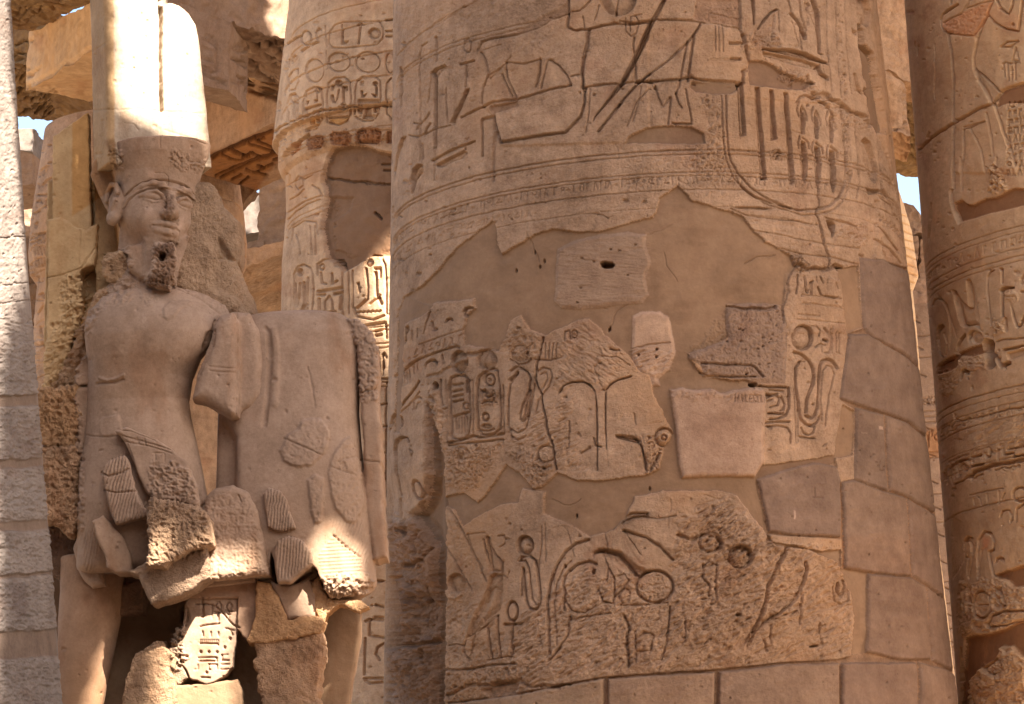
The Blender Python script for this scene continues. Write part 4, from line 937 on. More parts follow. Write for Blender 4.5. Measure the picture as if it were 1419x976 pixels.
# crown: slot, joints, faint signs
cv.groove(q('P', '223,4 223.5,40 223,90 224,152'), 4.5, 16, .5); cv.groove(q('P', '222,2 223,18'), 6, 8)
cv.groove(q('g', '170,185 290,190 430,185 440,190', ), 1.5, 1, .8) if False else None
cv.groove(q('P', '158,152 190,151 230,154 285,158'), 1.6, 1.2, .8); cv.groove(q('P', '190,60 190,150'), 1.4, .8, .6)
cv.groove(q('P', '172,170 185,172 192,180'), 1.6, 1.4); cv.groove(q('P', '222,178 222,205'), 1.6, 1.4); cv.groove(q('P', '228,180 260,190 285,200'), 1.6, 1.4); cv.groove(q('P', '128,72 145,60'), 1.8, 1.6, .6); cv.groove(q('P', '128,153 158,152'), 2, 1.6, .6)
for x_, y_ in ((178, 26), (196, 19), (204, 29), (202, 51), (185, 81), (204, 82), (199, 130), (186, 95), (259, 76)): cv.hole(x_, y_, 1.2, 1.8, 3, .4)
# head band, cracks and veins of the face
cv.ridge(q('P', '170,288 178,275 190,266 205,260 225,258 245,262 262,270 270,277'), 2.4, 1.6, .2); cv.groove(q('P', '170,291 178,278 190,269 205,263 225,261 245,265 262,273 270,280'), 2, 1.5, .2)
cv.groove(q('P', '215,240 228,240 233,245 233,257'), 1.6, 1.2, .3); cv.groove(q('P', '193,322 200,335 196,345'), 1.6, 1, .5)
cv.rough(q('P', '232,272 240,270 246,285 244,305 228,303 230,285'), 3, 5, 3, seed=301)
cv.tint(q('P', '232,275 240,272 244,290 232,298'), (.72, .66, .62), 3, 2)
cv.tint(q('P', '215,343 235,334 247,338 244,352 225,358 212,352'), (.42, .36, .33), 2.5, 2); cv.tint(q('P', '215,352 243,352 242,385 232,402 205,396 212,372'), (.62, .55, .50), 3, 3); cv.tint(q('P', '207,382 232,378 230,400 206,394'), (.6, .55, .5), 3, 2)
cv.hole(224, 356, 5, 5.5, 18, 1.5); cv.rough(q('P', '210,340 246,336 244,400 204,400'), 4.5, 7, 4, seed=302)
cv.tint(q('P', '200,285 212,288 215,300 205,302'), (1.18, 1.2, 1.25), 4, 3); cv.tint(q('P', '205,238 216,238 214,246 206,246'), (1.2, 1.2, 1.25), 3, 2); cv.tint(q('P', '249,303 256,300 254,318 248,316'), (1.2, 1.2, 1.25), 3, 2)
cv.rough(q('P', '140,355 180,345 185,395 140,390'), 5, 7, 5, ang=.2, seed=303, stretch=2.5)
cv.rough(q('P', '150,200 168,205 165,240 150,235 146,220'), 5, 6, 4, seed=304); cv.tint(q('P', '146,195 158,192 164,235 152,225'), (.6, .52, .46), 3, 2)
cv.rough(q('P', '235,208 288,225 288,240 245,232'), 3, 5, 4, seed=305)
# plaster smears, stains and small dents over the whole figure
rs = np.random.RandomState(77)
for k in range(260):
    r_ = abs(rs.normal(0, .8)) + .6; cv.hole(rs.uniform(60, 530), rs.uniform(20, 970), r_ * rs.uniform(.8, 2), r_, rs.uniform(.8, 2.6), .8)
_m1 = ss(.1, .6, fbm2(_GX * 1.4, _GY * .6, 50, 5, 711, .6)); _m2 = ss(.25, .6, fbm2(_GX, _GY, 34, 5, 722, .65))
cv.c *= (1 + _m1[..., None] * (np.array([.88, .80, .74], dtype=np.float32) - 1)) * (1 + _m2[..., None] * (np.array([1.10, 1.12, 1.14], dtype=np.float32) - 1))
# torso cracks and patches
cv.groove(q('P', '198,392 220,390 240,398 260,406 282,418 305,435'), 2, 2, 1); cv.groove(q('P', '232,395 250,398 262,404'), 2, 2.4, 1); cv.rough(q('P', '190,400 215,405 212,428 195,420'), 3, 5, 4, seed=306)
for s_ in ('226,428 235,418 262,417 268,420 250,428 240,440 232,444 226,440',): cv.add(q('P', s_), 1.6, 1.4, 1)
cv.rough(q('P', '85,420 200,385 180,410 140,430 120,470 110,530 60,540 60,500'), 6, 8, 8, ang=-.6, seed=307, stretch=1.8)
cv.groove(q('P', '298,445 292,465 284,490 276,510 270,530'), 3, 5, 1.2); cv.add(q('P', '286,462 298,458 296,480 284,500 276,520 272,516 282,480'), -5, 3, 1.5)
for y_ in (508, 514): cv.groove([(290, y_), (310, y_ + 2), (328, y_ + 3)], 1.6, 1.6, .3)
cv.groove(q('P', '328,433 330,480 328,575'), 2, 2, .6)
cv.groove(q('P', '368,456 372,462 374,500 370,560 366,590'), 7, 3.5, 1); cv.ridge(q('P', '380,456 384,500 380,560'), 9, 1.6, 1); cv.groove(q('P', '427,510 432,535 436,565'), 2.2, 1.8, 1)
cv.groove(q('P', '135,532 160,531 170,527'), 4, 3, 1); cv.ridge(q('P', '138,524 150,528 165,524 172,520'), 4, 3, 1)
cv.add(q('P', '142,578 165,575 170,600 142,606 136,590'), 1.8, 1.5, 1.5); cv.groove(q('P', '120,603 142,606 160,605'), 2, 2, 1)
# raised palm shaped remnants on the smooth second body
for s_, l_ in (('388,625 398,605 416,592 418,584 432,580 446,582 455,598 454,618 447,632 432,645 408,646 394,640', 3.2), ('426,666 438,658 448,664 448,690 445,700 446,722 436,725 430,700', 3.4), ('455,655 462,630 474,612 486,606 496,640 505,700 490,725 478,722 466,705 458,680', 3)):
    cv.add(q('P', s_), l_, 1.5, 1.2); cv.rough(q('P', s_), 1.6, 6, 4, seed=310)
cv.groove(q('P', '393,608 420,620 447,632'), 2, 2.5, .5); 
for k in range(6): cv.groove(q('P', f'{468+k*1.2},{640+k*2.6} {476+k},{642+k*2.6}'), 1.8, 2.5, .2)
cv.groove(q('P', '460,648 478,655 492,660'), 1.8, 2, .4); cv.groove(q('P', '470,638 495,633'), 1.6, 1.6)
def pleats(poly, dx, dy, ang, d=1.8, w=1.8, jag=.3):
    """fine parallel flutes clipped to an outline"""
    sl, X, Y = cv.grid(q('P', poly), 1, 1); dd = cv.dist(q('P', poly), X, Y, True); m = ss(.5, -1, dd)
    u = (_GX[sl] + WX[sl] * 1.2) * cos(ang) + _GY[sl] * sin(ang)
    cv.h[sl] += d * m * (np.abs(np.sin(u * pi / dx)) - .6)
P_ = '366,684 372,676 388,680 398,694 408,730 400,737 372,733'
pleats(P_, 4.2, 0, .12, 3.2); pleats('382,752 400,742 420,748 432,765 433,778 400,800 384,802', 4.4, 0, .1, 2.6)
pleats('455,720 480,725 505,720 512,780 500,790 470,750', 4.6, 0, .35, 2.2); cv.rough(q('P', '440,800 515,795 515,825 460,828'), 8, 8, 5, seed=312)
pleats('440,770 462,742 500,770 505,800 450,802', 5, 0, 1.5, 3); cv.groove(q('P', '462,742 480,758 500,772'), 2.4, 3, .6)
pleats('141,652 150,637 172,631 180,655 190,692 204,716 162,727 152,702', 4.4, 0, .22, 3.2)
pleats('108,700 130,720 140,760 128,800 118,790', 4, 0, .2, 1.5)
cv.groove(q('P', '140,655 150,660 170,655 178,650'), 3, 4, .8); cv.groove(q('P', '146,680 160,683 188,680'), 2.4, 3.4, .6)
for a_ in ('165,603 200,612 240,624', '170,612 205,618 238,628', '163,596 180,597 215,610', '190,606 192,614', '200,608 202,618'): cv.groove(q('P', a_), 1.8, 2, .4)
for a_ in ('215,630 215,650 225,655', '212,628 228,628 228,640', '175,610 185,640 192,665 204,686'): cv.groove(q('P', a_), 1.8, 1.6, .4)
cv.rough(q('P', '210,640 262,650 280,700 290,720 290,765 205,790 200,700'), 4.2, 7, 6, seed=313); cv.rough(q('P', '215,645 260,650 265,690 215,690'), 3, 6, 5, ang=.1, seed=314, stretch=3)
cv.rough(q('P', '283,690 345,685 372,795 283,803'), 1.8, 6, 6, seed=315)
cv.groove(q('P', '330,686 334,696'), 2, 3); cv.rough(q('P', '480,440 525,450 530,560 500,560 495,480'), 4, 5, 5, seed=316); cv.groove(q('P', '497,545 512,541 524,540'), 3, 5, .8); cv.groove(q('P', '500,638 526,640'), 2, 2.4, .5)
cv.rough(q('P', '280,250 310,255 350,420 320,440 250,400'), 1.7, 6, 8, seed=317); cv.add(q('P', '302,330 312,340 325,362 318,362 308,350'), -9, 3, 1.5)
cv.rough(q('P', '50,530 110,530 115,740 60,740'), 6, 9, 5, seed=318); cv.rough(q('P', '85,385 125,380 120,470 95,470'), 6, 7, 5, seed=319)
cv.groove(q('P', '66,385 90,380 112,372 131,345'), 2, 2.4, 1); cv.groove(q('P', '112,320 110,368'), 1.6, 1.6, .8); cv.hole(72, 451, 2, 3, 5); cv.hole(71, 420, 1, 1.6, 4)
# inscribed sunlit panel
def f_(s, w=2.0, d=3.4): cv.groove(q('f', s), w, d, .15)
cv.sunk(q('f', '252,115 275,115 278,225 285,265 275,305 250,300 248,265 260,225'), 5, 3, 1, .8); cv.sunk(q('f', '345,180 358,180 356,310 346,312'), 4, 3, 1, .8)
cv.ring(*qe('f', 502, 200, 24, 36), 2.2, 3.6); f_('470,245 530,245', 2.2, 4); f_('385,195 385,170 415,160 435,190 425,220'); f_('375,252 425,252', 2.4, 4); f_('405,255 405,325', 3, 4); f_('500,250 505,300'); f_('490,270 520,270')
f_('245,380 290,368 350,362 415,352', 2.4, 4); f_('470,395 510,405 550,415'); f_('265,425 268,465', 2.4, 4); f_('340,430 342,465', 2.4, 4); f_('408,430 410,465', 2.4, 4); f_('520,420 535,455', 2.4, 4)
cv.sunk(q('f', '232,520 410,525 410,560 390,545 235,542'), 5, 4, 1, .9)
for x_ in range(245, 410, 18): f_(f'{x_},500 {x_},520', 1.6, 3)
for x_, y_ in ((245, 610), (320, 610), (393, 612), (463, 570), (512, 490), (300, 795), (513, 795)): cv.hole(*qe('f', x_, y_, 12, 14), 5, .4)
f_('228,660 380,658 395,665 395,695', 2.2, 4); f_('230,690 380,692', 2.2, 4); f_('440,635 490,632'); f_('440,640 438,685 500,685', 2.4, 4); f_('435,720 505,720'); f_('320,720 318,765 335,768'); f_('325,720 395,720 395,765'); f_('222,725 222,765'); f_('430,765 500,765'); f_('255,838 330,842', 2.6, 4); f_('450,828 470,840 520,820')
cv.groove(q('f', '200,175 300,178 370,195 430,240 480,300 550,370 600,390'), 2.4, 4, .8)
f_('95,235 110,300 100,345', 12, 6); cv.rough(q('f', '-10,400 105,360 110,700 60,770 0,760'), 9, 7, 4, seed=320); cv.tint(q('f', '66,240 130,250 128,345 66,345'), (.6, .52, .45), 2, 1)

NAMEP = dict(parent=None)
statue = empty('royal_statue', at(230, 976, YS) * np.array([1, 1, 0]), 'colossal broken royal statue in a tall plumed crown, patched with brown plaster', 'statue')
ST = statue
YAW = radians(24)
cv.tint(q('P', '100,-80 157,-80 160,260 100,300'), (.95, .78, .56), 1.5, .5)  # crown's left side painted darker and warmer, as shade with bounced light
# ---- crown plumes
v = Vol.px(105, -60, 310, 240, YS - .6, YS + .7, 1.3)
loft(v, [(-60, 194, 66, 39, 22), (60, 202, 70, 39, 20), (150, 207, 73, 40, 18), (238, 212, 76, 40, 16)], YS, n=14, yaw=YAW, cap=2)
mcr = q('P', '100,-70 214,-70 221,-30 223,3 234,-1 246,2 258,11 267,25 271,45 276,90 284,160 293,262 100,262')
v2 = v.like(); prism(v2, mcr, YS, 5, 140, rnd=6, pl=-22)
v.f = np.maximum(v.f, v2.f)
vol_obj('plumed_crown', v, M_CROWN_SUN, ST, CT, amp=1.0, cell=.04, label='tall flat plumes of the crown, coloured pale as if in full sun')
# ---- head
v = Vol.px(118, 185, 305, 425, YS - .62, YS + .50, 1.0)
TL = radians(-9)
HY = radians(31); fw = np.array([sin(HY), -cos(HY), .02]); lt = np.array([cos(HY), sin(HY), 0]); up = np.array([0, 0, 1.0])
lt2 = cos(TL) * lt + sin(TL) * up; up2 = -sin(TL) * lt + cos(TL) * up
HC = at(215, 290, YS + 0.02)
Rm = np.stack([lt2, fw / np.linalg.norm(fw), up2])
HS = MS * 1.08
def hp(l, f, u): return HC + (lt2 * l + fw * f + up2 * u) * HS
def he(l, f, u, a, b, c, k=0, mode='u'): ellip(v, hp(l, f, u), np.array([a, b, c]) * HS, Rm, k * HS, mode)
def hc(P, r, k=0, mode='u'): capsule(v, [hp(*p) for p in P], [x * HS for x in r] if isinstance(r, (list, tuple)) else r * HS, k * HS, mode)
he(0, -4, 14, 50, 52, 50); he(0, 4, -14, 44, 44, 42, 14); he(0, 22, -47, 20, 23, 15, 16); he(-19, 26, -20, 18, 17, 22, 12); he(19, 26, -20, 18, 17, 22, 12); he(0, 30, -38, 20, 17, 14, 10)
# neck and throat
loft(v, [(318, 200, 34, 34, 12), (350, 196, 33, 33, 14), (380, 194, 36, 34, 14), (410, 205, 62, 44, 14), (424, 215, 84, 50, 12)], YS, k=8, cap=3)
for sgn in (-1, 1):
    he(sgn * 21, 50, 3, 15, 9, 8.5, 7, 's')
    he(sgn * 21, 36.5, 2, 14, 11, 7, 1.2)
    hc([(sgn * 8, 44, -1), (sgn * 13, 47.5, 5), (sgn * 21, 48, 8), (sgn * 29, 43, 6), (sgn * 37, 34, 1)], 2.2, 1.6)
    hc([(sgn * 9, 44, -2), (sgn * 16, 46, -5), (sgn * 24, 44, -6), (sgn * 32, 38, -3)], 1.5, 1.5)
    hc([(sgn * 5, 48, 13), (sgn * 14, 49.5, 18), (sgn * 25, 45, 19), (sgn * 35, 35, 15), (sgn * 41, 26, 10)], 3.0, 4)
hc([(0, 44, 12), (0, 53, -4), (0, 60, -17)], [4.5, 5.5, 7.5], 5); he(0, 56, -20, 10.5, 8, 6, 4); he(-8, 52, -20, 5, 6, 5, 3); he(8, 52, -20, 5, 6, 5, 3)
hc([(-17, 42, -35.5), (-9, 49, -33.5), (-3, 51.5, -33), (3, 51.5, -33), (9, 49, -33.5), (17, 42, -35.5)], 3.2, 3); hc([(-13, 44, -41.5), (0, 50, -43.5), (13, 44, -41.5)], 4.0, 3)
hc([(-19, 44, -37), (-9, 53, -37.6), (0, 55.5, -38), (9, 53, -37.6), (19, 44, -37)], 1.4, 1.2, 's')
he(4, 50, -60, 17, 14, 8, 3, 's'); he(0, 52, -50, 12, 5, 2, 3, 's')
# ear
he(-51, -9, -4, 7, 18, 27, 5); he(-58, -6, 3, 6, 11, 16, 2.5, 's'); he(-55, -6, -23, 7, 11, 9, 5); hc([(-58, -24, 4), (-59, -22, 15), (-59, -12, 22), (-58, 0, 19), (-57, 6, 8)], 3.2, 2); hc([(-57, 4, -2), (-58, -2, -12)], 3.4, 3); he(-57, -1, 0, 3, 4, 5, 2)
# broken beard
prism(v, q('P', '214,336 238,334 242,345 243,360 240,382 232,399 216,397 206,388 210,368'), YS, -38, 17, 5, k=6, jag=3, seed=3)
prism(v, q('P', '200,330 222,332 216,372 208,394 200,388'), YS, -28, 14, 5, k=6)
prism(v, q('P', '226,330 262,326 252,360 244,392 226,396'), YS, -6, 14, 8, k=8)
prism(v, q('P', '176,340 208,336 206,392 178,372'), YS, -18, 18, 6, k=6)
vol_obj('head', v, M_STAT, ST, CT, amp=.5, cell=.03, label='smiling face with almond eyes and a broken chin beard', seed=4)
# ---- cap (lower crown)
v = Vol.px(115, 190, 305, 330, YS - .62, YS + .55, 1.1)
loft(v, [(204, 221, 71, 68, 2), (222, 220, 68, 65, 3), (245, 219, 59.5, 56, 5), (262, 218, 56, 52.5, 6), (288, 217, 55, 51, 6), (320, 217, 54, 50, 6)], YS, n=2.3, yaw=YAW, cap=3)
# slice the underside along the brow line
def cut(X, Y, Z):
    a = hp(0, 47, 25); nrm = up2 - fw * .62; nrm = nrm / np.linalg.norm(nrm)
    return -((X - a[0]) * nrm[0] + (Y - a[1]) * nrm[1] + (Z - a[2]) * nrm[2])
v.op(cut, v.lo, v.lo + v.n * v.h, 0, 'i')
prism(v, q('P', '128,224 140,210 156,196 166,212 170,250 166,290 150,296 143,282 132,258 125,242'), YS, 30, 30, 6, k=4, jag=1)
prism(v, q('P', '236,190 300,190 300,238 286,234 268,237 258,231 247,224 240,213'), YS, -60, 60, 2, mode='s', jag=3) if False else None
vol_obj('lower_crown', v, M_STAT, ST, CT, amp=.8, cell=.04, label='flaring lower crown with a chipped upper rim', seed=5)
# ---- torso
v = Vol.px(85, 385, 345, 800, YS - .70, YS + .45, 1.5)
loft(v, [(402, 212, 50, 40, 12), (418, 218, 82, 48, 10), (432, 222, 100, 54, 6), (448, 222, 103, 58, 3), (470, 212, 92, 62, 0), (500, 200, 79, 62, 0), (530, 194, 73, 58, 2), (560, 191, 71, 54, 4), (585, 192, 73, 56, 3), (612, 194, 77, 60, 1), (650, 195, 84, 64, 0), (700, 198, 90, 66, 0), (745, 200, 92, 62, 2), (795, 195, 88, 52, 6)], YS, n=2.4, yaw=radians(10), cap=14)
ellip(v, at(178, 462, YS - .145), np.array([44, 20, 30]) * MS, None, .12); ellip(v, at(246, 464, YS - .145), np.array([42, 20, 30]) * MS, None, .12)
vol_obj('torso', v, M_STAT, ST, CT, amp=.35, cell=.12, label='smooth bare torso restored with brown plaster', seed=6)
# ---- arm stump
v = Vol.px(255, 415, 375, 590, YS - .6, YS + .45, 1.3)
prism(v, q('P', '296,448 304,436 322,430 330,445 331,500 330,576 318,577 300,566 284,556 265,551 272,520 284,488 292,466'), YS, -22, 34, 16, k=3, jag=1.2)
prism(v, q('P', '322,430 345,432 358,455 364,500 362,545 350,562 328,574 324,500'), YS, 2, 34, 12, k=5, jag=1)
vol_obj('arm_stump', v, M_STAT, ST, CT, amp=.9, cell=.05, label='upper arm broken off above the elbow', seed=7)
# ---- second body
v = Vol.px(255, 405, 545, 850, YS - .45, YS + .75, 1.6)
loft(v, [(434, 400, 70, 40, 34), (442, 402, 84, 50, 34), (470, 402, 96, 58, 34), (520, 402, 97, 60, 34), (580, 400, 98, 62, 32), (640, 402, 101, 64, 30), (700, 405, 106, 66, 28), (760, 408, 109, 66, 28), (835, 412, 112, 66, 28)], YS, n=2.7, cap=24)
prism(v, q('P', '200,835 283,803 300,803 372,797 376,760 384,806 400,808 428,788 434,782 440,790 456,828 516,822 530,822 530,900 200,900'), YS, 10, 170, 4, mode='s', jag=2, pl=-36)
prism(v, q('P', '262,560 300,560 322,600 322,670 300,680 285,690 270,640'), YS, -30, 32, 14, k=10, mode='s')
prism(v, q('P', '478,444 496,442 514,458 523,480 524,540 528,600 531,690 536,772 518,776 506,700 500,560 494,480'), YS, 40, 40, 6, k=2, jag=2.5)
vol_obj('second_body', v, M_STAT, ST, CT, amp=.4, cell=.12, label='smooth headless second figure joined to the king', seed=8)
# ---- rock behind the neck
v = Vol.px(225, 235, 370, 450, YS - .1, YS + .75, 1.5)
prism(v, q('P', '255,250 290,252 300,262 306,282 320,292 331,304 333,345 328,362 336,385 350,416 354,436 320,445 250,440 240,380 250,320'), YS, 45, 42, 16, jag=3, tx=.35)
prism(v, q('P', '246,330 268,318 290,330 300,350 296,395 330,415 345,440 240,440'), YS, 22, 30, 14, k=6, jag=3)
vol_obj('broken_back', v, M_ROUGH, ST, CT, amp=2.2, cell=.12, tone=(1.0, .93, .84), label='rough broken rock behind the neck', seed=9)
# ---- ochre back slabs on the left
def slab(name, poly, yo, hd, rnd=3, amp=1.5, mat=M_STATW, jag=1.5, lab=None, cell=.07, res=1.15, tx=0, tz=0, tone=None, seed=1, Y0=YS, parent=None, big=0):
    P = q('P', poly); xs = [p[0] for p in P]; ys = [p[1] for p in P]; m = mpp(Y0)
    ex = (abs(tx) + abs(tz)) * max(max(xs) - min(xs), max(ys) - min(ys)) * .6
    v = Vol.px(min(xs) - 8, min(ys) - 14, max(xs) + 8, max(ys) + 14, Y0 + (yo - hd - 8 - ex) * m, Y0 + (yo + hd + 8 + ex) * m, res)
    prism(v, P, Y0, yo, hd, rnd, jag=jag, tx=tx, tz=tz, seed=seed)
    return vol_obj(name, v, mat, parent or ST, CT, amp=amp, cell=cell, seed=seed, label=lab, tone=tone, big=big)
slab('back_slab', '73,188 122,156 126,330 72,330', 50, 14, 2, .8, lab='tall ochre slab with a slanting top', seed=11)
slab('back_slab', '66,250 140,250 160,300 165,420 140,470 60,480', 92, 20, 3, 1, seed=12)
slab('back_slab', '128,152 152,150 160,300 172,420 133,420 131,300', 66, 20, 4, .6, seed=15)
slab('back_slab', '66,304 84,300 100,311 118,319 134,309 132,350 130,366 112,372 106,384 112,392 110,440 96,480 88,540 60,545 63,470 66,385', 46, 24, 4, 1.4, jag=2, seed=13, lab='weathered ochre slab with a stepped broken edge')
slab('broken_collar', '140,355 152,350 168,347 176,354 184,372 192,384 184,385 170,386 152,390 144,382 140,370', 6, 24, 6, 3, M_ROUGH, 2.5, seed=14, tone=(1.2, 1.08, .92))
slab('broken_shoulder', '150,392 196,386 205,405 170,415 138,432 122,452 120,480 130,500 122,520 110,536 64,538 84,505 108,455 128,412', 26, 26, 8, 4, M_ROUGH, 2.5, seed=16, tone=(1.25, 1.1, .92), tx=-.35)
# ---- rough pier at the left
slab('pier_block', '52,541 108,533 112,560 106,600 102,617 62,617 56,600', 8, 34, 4, 6, M_ROUGH, 2, seed=17, tone=(1.3, 1.1, .85), lab='rough orange block', big=4, tx=.25)
slab('pier_block', '55,621 100,619 106,640 112,690 108,724 96,742 78,728 62,718 58,690', 6, 36, 6, 8, M_ROUGH, 3, seed=18, tone=(1.2, 1.05, .9), big=6, tx=.2)
slab('pier_block', '104,512 122,488 130,532 107,534', -2, 22, 3, 1, M_STAT, .6, seed=19)
slab('sleeve', '100,536 130,534 126,575 118,620 116,690 124,722 136,760 146,812 128,815 112,800 100,760 108,735 112,690 104,640', 4, 26, 8, 1.2, M_STAT, 1, seed=20)
slab('shade_painted_core', '62,720 110,735 130,770 150,815 200,800 200,850 90,860 85,815 66,780', 40, 20, 5, 3, M_ROUGH, 3, seed=29, tone=(.6, .5, .45))  # stone toned dark to stand for the shade inside the cavity
# ---- kilt remains
slab('kilt_fragment', '141,654 150,637 172,630 179,640 182,657 190,684 205,716 184,722 160,727 151,704 147,684', -66, 20, 5, .8, M_STAT, 1.2, lab='pleated kilt remnant', seed=21, tz=.1)
slab('belt_sash', '160,597 174,591 196,600 218,609 240,624 260,640 270,668 276,702 262,697 212,690 202,682 190,655 178,625 170,608', -66, 16, 4, 1, M_STAT, .8, lab='carved belt sash remnant', seed=22)
slab('kilt_fragment', '208,690 240,694 276,702 289,716 293,752 262,762 236,776 228,786 200,783 206,764 204,716', -76, 44, 6, 3, M_ROUGH, 1.5, lab='rough block of the kilt front', seed=23, tone=(1.15, 1.05, .95))
slab('kilt_fragment', '128,724 143,714 156,730 170,744 180,768 182,792 160,794 148,786 146,770 136,748', -48, 30, 4, 1.5, M_STAT, 1, seed=24, tx=.5)
slab('hip_slab', '282,705 284,690 296,676 322,671 342,680 356,706 364,740 373,796 340,799 300,803 284,803 290,750', -18, 34, 10, 1.4, M_STAT, 1, lab='grey slab of the hip', seed=25)
slab('hip_slab', '175,792 206,776 240,776 286,752 290,800 268,816 244,828 208,838 198,815 192,798', -46, 36, 6, 2, M_ROUGH, 2, seed=26, tone=(.9, .85, .82))
slab('kilt_fragment', '364,684 373,675 388,680 398,694 409,731 390,737 371,731', -38, 9, 4, .5, M_STAT, 1, seed=27)
slab('kilt_fragment', '379,768 384,750 400,742 418,748 432,765 434,781 402,808 384,808', -40, 14, 5, .5, M_STAT, 1, seed=28)
# ---- under the break
slab('support_plaster', '70,790 500,790 500,880 480,1000 70,1000', 96, 18, 6, .8, M_PLAST, 1, seed=31, res=2)
v = Vol.px(60, 770, 235, 1000, YS - .55, YS + .5, 1.6)
loft(v, [(770, 134, 50, 46, 36), (815, 128, 44, 42, 32), (860, 124, 43, 40, 28), (915, 118, 38, 38, 24), (995, 108, 31, 34, 18)], YS, n=2.2, cap=4)
vol_obj('leg', v, M_STAT, ST, CT, amp=.4, cell=.1, seed=32, tone=(.95, .85, .75))
slab('rubble_pier', '204,893 222,886 238,905 243,950 250,1000 168,1000 172,940 188,905', 10, 30, 4, 5, M_ROUGH, 4, seed=33, tone=(1.15, 1.02, .88))
slab('rubble_pier', '352,872 400,868 440,858 450,900 442,950 440,1000 366,1000 356,940', 12, 32, 5, 5, M_ROUGH, 5, seed=34, big=3, tone=(1.05, .9, .76))
slab('inscribed_panel', '258,828 330,826 329,878 326,890 322,925 313,936 300,944 284,948 264,940 252,918 250,900 252,870', 10, 16, 2, .5, M_STAT, 1.6, lab='sunlit stone panel with carved hieroglyphs', seed=35)
slab('rubble_pier', '236,900 246,870 252,872 252,918 262,940 246,950 236,930', 14, 18, 3, 4, M_ROUGH, 2, seed=36)
slab('ledge', '268,808 356,800 357,850 344,890 330,872 329,829 262,830', 4, 16, 2, 1.2, M_STAT, 1.5, seed=37, tone=(.9, .82, .76))
slab('ledge', '282,806 354,798 355,806 284,814', -6, 16, 2, 1, M_STAT, .8, seed=38)
slab('bracket', '356,806 374,808 386,830 398,858 440,852 452,862 444,878 415,884 380,890 346,894 342,888 352,856', -4, 22, 4, 3, M_ROUGH, 2.5, seed=39, tone=(1.25, 1.0, .7), lab='orange broken bracket')
slab('bracket', '372,806 402,810 428,800 442,830 436,856 398,858 386,836', 12, 22, 6, 1.5, M_STAT, 2, seed=40)
slab('bracket', '440,800 454,830 470,834 500,832 512,840 498,848 470,838 452,850 448,868 436,850 430,810', 10, 20, 4, 3, M_ROUGH, 2, seed=41, tone=(1.2, 1.0, .75))
slab('support_plaster', '206,946 252,950 330,941 336,960 336,1000 204,1000', 12, 16, 4, .8, M_PLAST, 1.5, seed=42)
# plinth reaching the ground, added unseen to block light bounced off the ground
pb = at(230, 1004, YS - 1.7); x0_, x1_ = at(60, 995, YS)[0], at(500, 995, YS)[0]; zt = pb[2]
V8 = [[x, y, z] for z in (0, zt) for x, y in ((x0_ - .5, YS - 1.7), (x1_ + .1, YS - 1.7), (x1_ + .1, YS + .5), (x0_ - .5, YS + .5))]
mesh_obj('plinth', V8, [[3, 2, 1, 0], [4, 5, 6, 7], [0, 1, 5, 4], [1, 2, 6, 5], [2, 3, 7, 6], [3, 0, 4, 7]], M_ROUGH, ST, smooth=False)
# ================================================================== OTHER COLUMNS
CO = Canvas(); cv = CO
_to = 1 + .12 * fbm2(_GX, _GY, 110, 3, 457); cv.c *= _to[..., None]
cv.h += 1.0 * fbm2(_GX, _GY, 50, 4, 431) + .5 * fbm2(_GX, _GY, 7, 3, 437)
rs = np.random.RandomState(9)
for (a_, b_, c_, d_, n_) in ((1260, 1419, 0, 976, 260), (380, 545, 0, 976, 160), (0, 80, 0, 976, 120)):
    for k in range(n_):
        r_ = abs(rs.normal(0, .7)) + .6; cv.hole(rs.uniform(a_, b_), rs.uniform(c_, d_), r_ * rs.uniform(.8, 2), r_, rs.uniform(1, 3), .8)
_m1 = ss(.1, .6, fbm2(_GX, _GY, 40, 5, 811, .65)); _m2 = ss(.25, .6, fbm2(_GX * 1.5, _GY * .5, 30, 5, 822, .65))
cv.c *= (1 + _m1[..., None] * (np.array([.84, .76, .72], dtype=np.float32) - 1)) * (1 + _m2[..., None] * (np.array([1.12, 1.12, 1.10], dtype=np.float32) - 1))
# ---- right column
SIL_R = [(1257, 20, 1925, -15), (1331, 996, 2050, 960)]; YR = 22.0
G('R', '625,190 648,300 660,450 656,600 658,976', 4.2, 7, .3); C_('R', '584,118 600,85 640,60 688,28 680,20 620,50 590,80 578,110 582,150 600,180 612,176 592,150', 7, 4)
cv.add(q('R', '630,190 640,195 770,205 790,240 775,380 800,450 880,580 905,640 1010,940 1015,976 660,976 656,600'), 1.6, 2)
G('R', '600,175 640,192 700,200 770,205 845,85 878,5', 2.4, 3); G('R', '600,130 650,100 700,80 740,20 745,-5', 2, 2.4); G('R', '730,50 800,25 870,5', 2, 2.4); cv.rough(q('R', '595,150 650,105 740,60 870,10 840,100 775,200 640,190'), 1.6, 5, 3, seed=401); cv.tint(q('R', '592,150 600,125 650,105 740,58 878,4 842,100 775,204 640,190 605,176'), (1.06, .88, .82), 2, .5)
G('R', '845,95 810,160 790,240 772,330 775,385 800,450 850,540 875,590', 3, 4); G('R', '775,388 830,430 880,480 920,522', 2.6, 3.4); G('R', '790,400 860,540 885,580', 1.8, 2)
G('R', '848,82 890,130 950,165 1022,178 1035,90 1045,-5', 3, 4.4); G('R', '895,-5 925,50 965,80 985,40 990,-5', 3, 4.4); cv.tint(q('R', '850,80 900,20 950,80 1000,70 1030,100 1020,175 940,160'), (1.03, .94, .9), 4, 1)
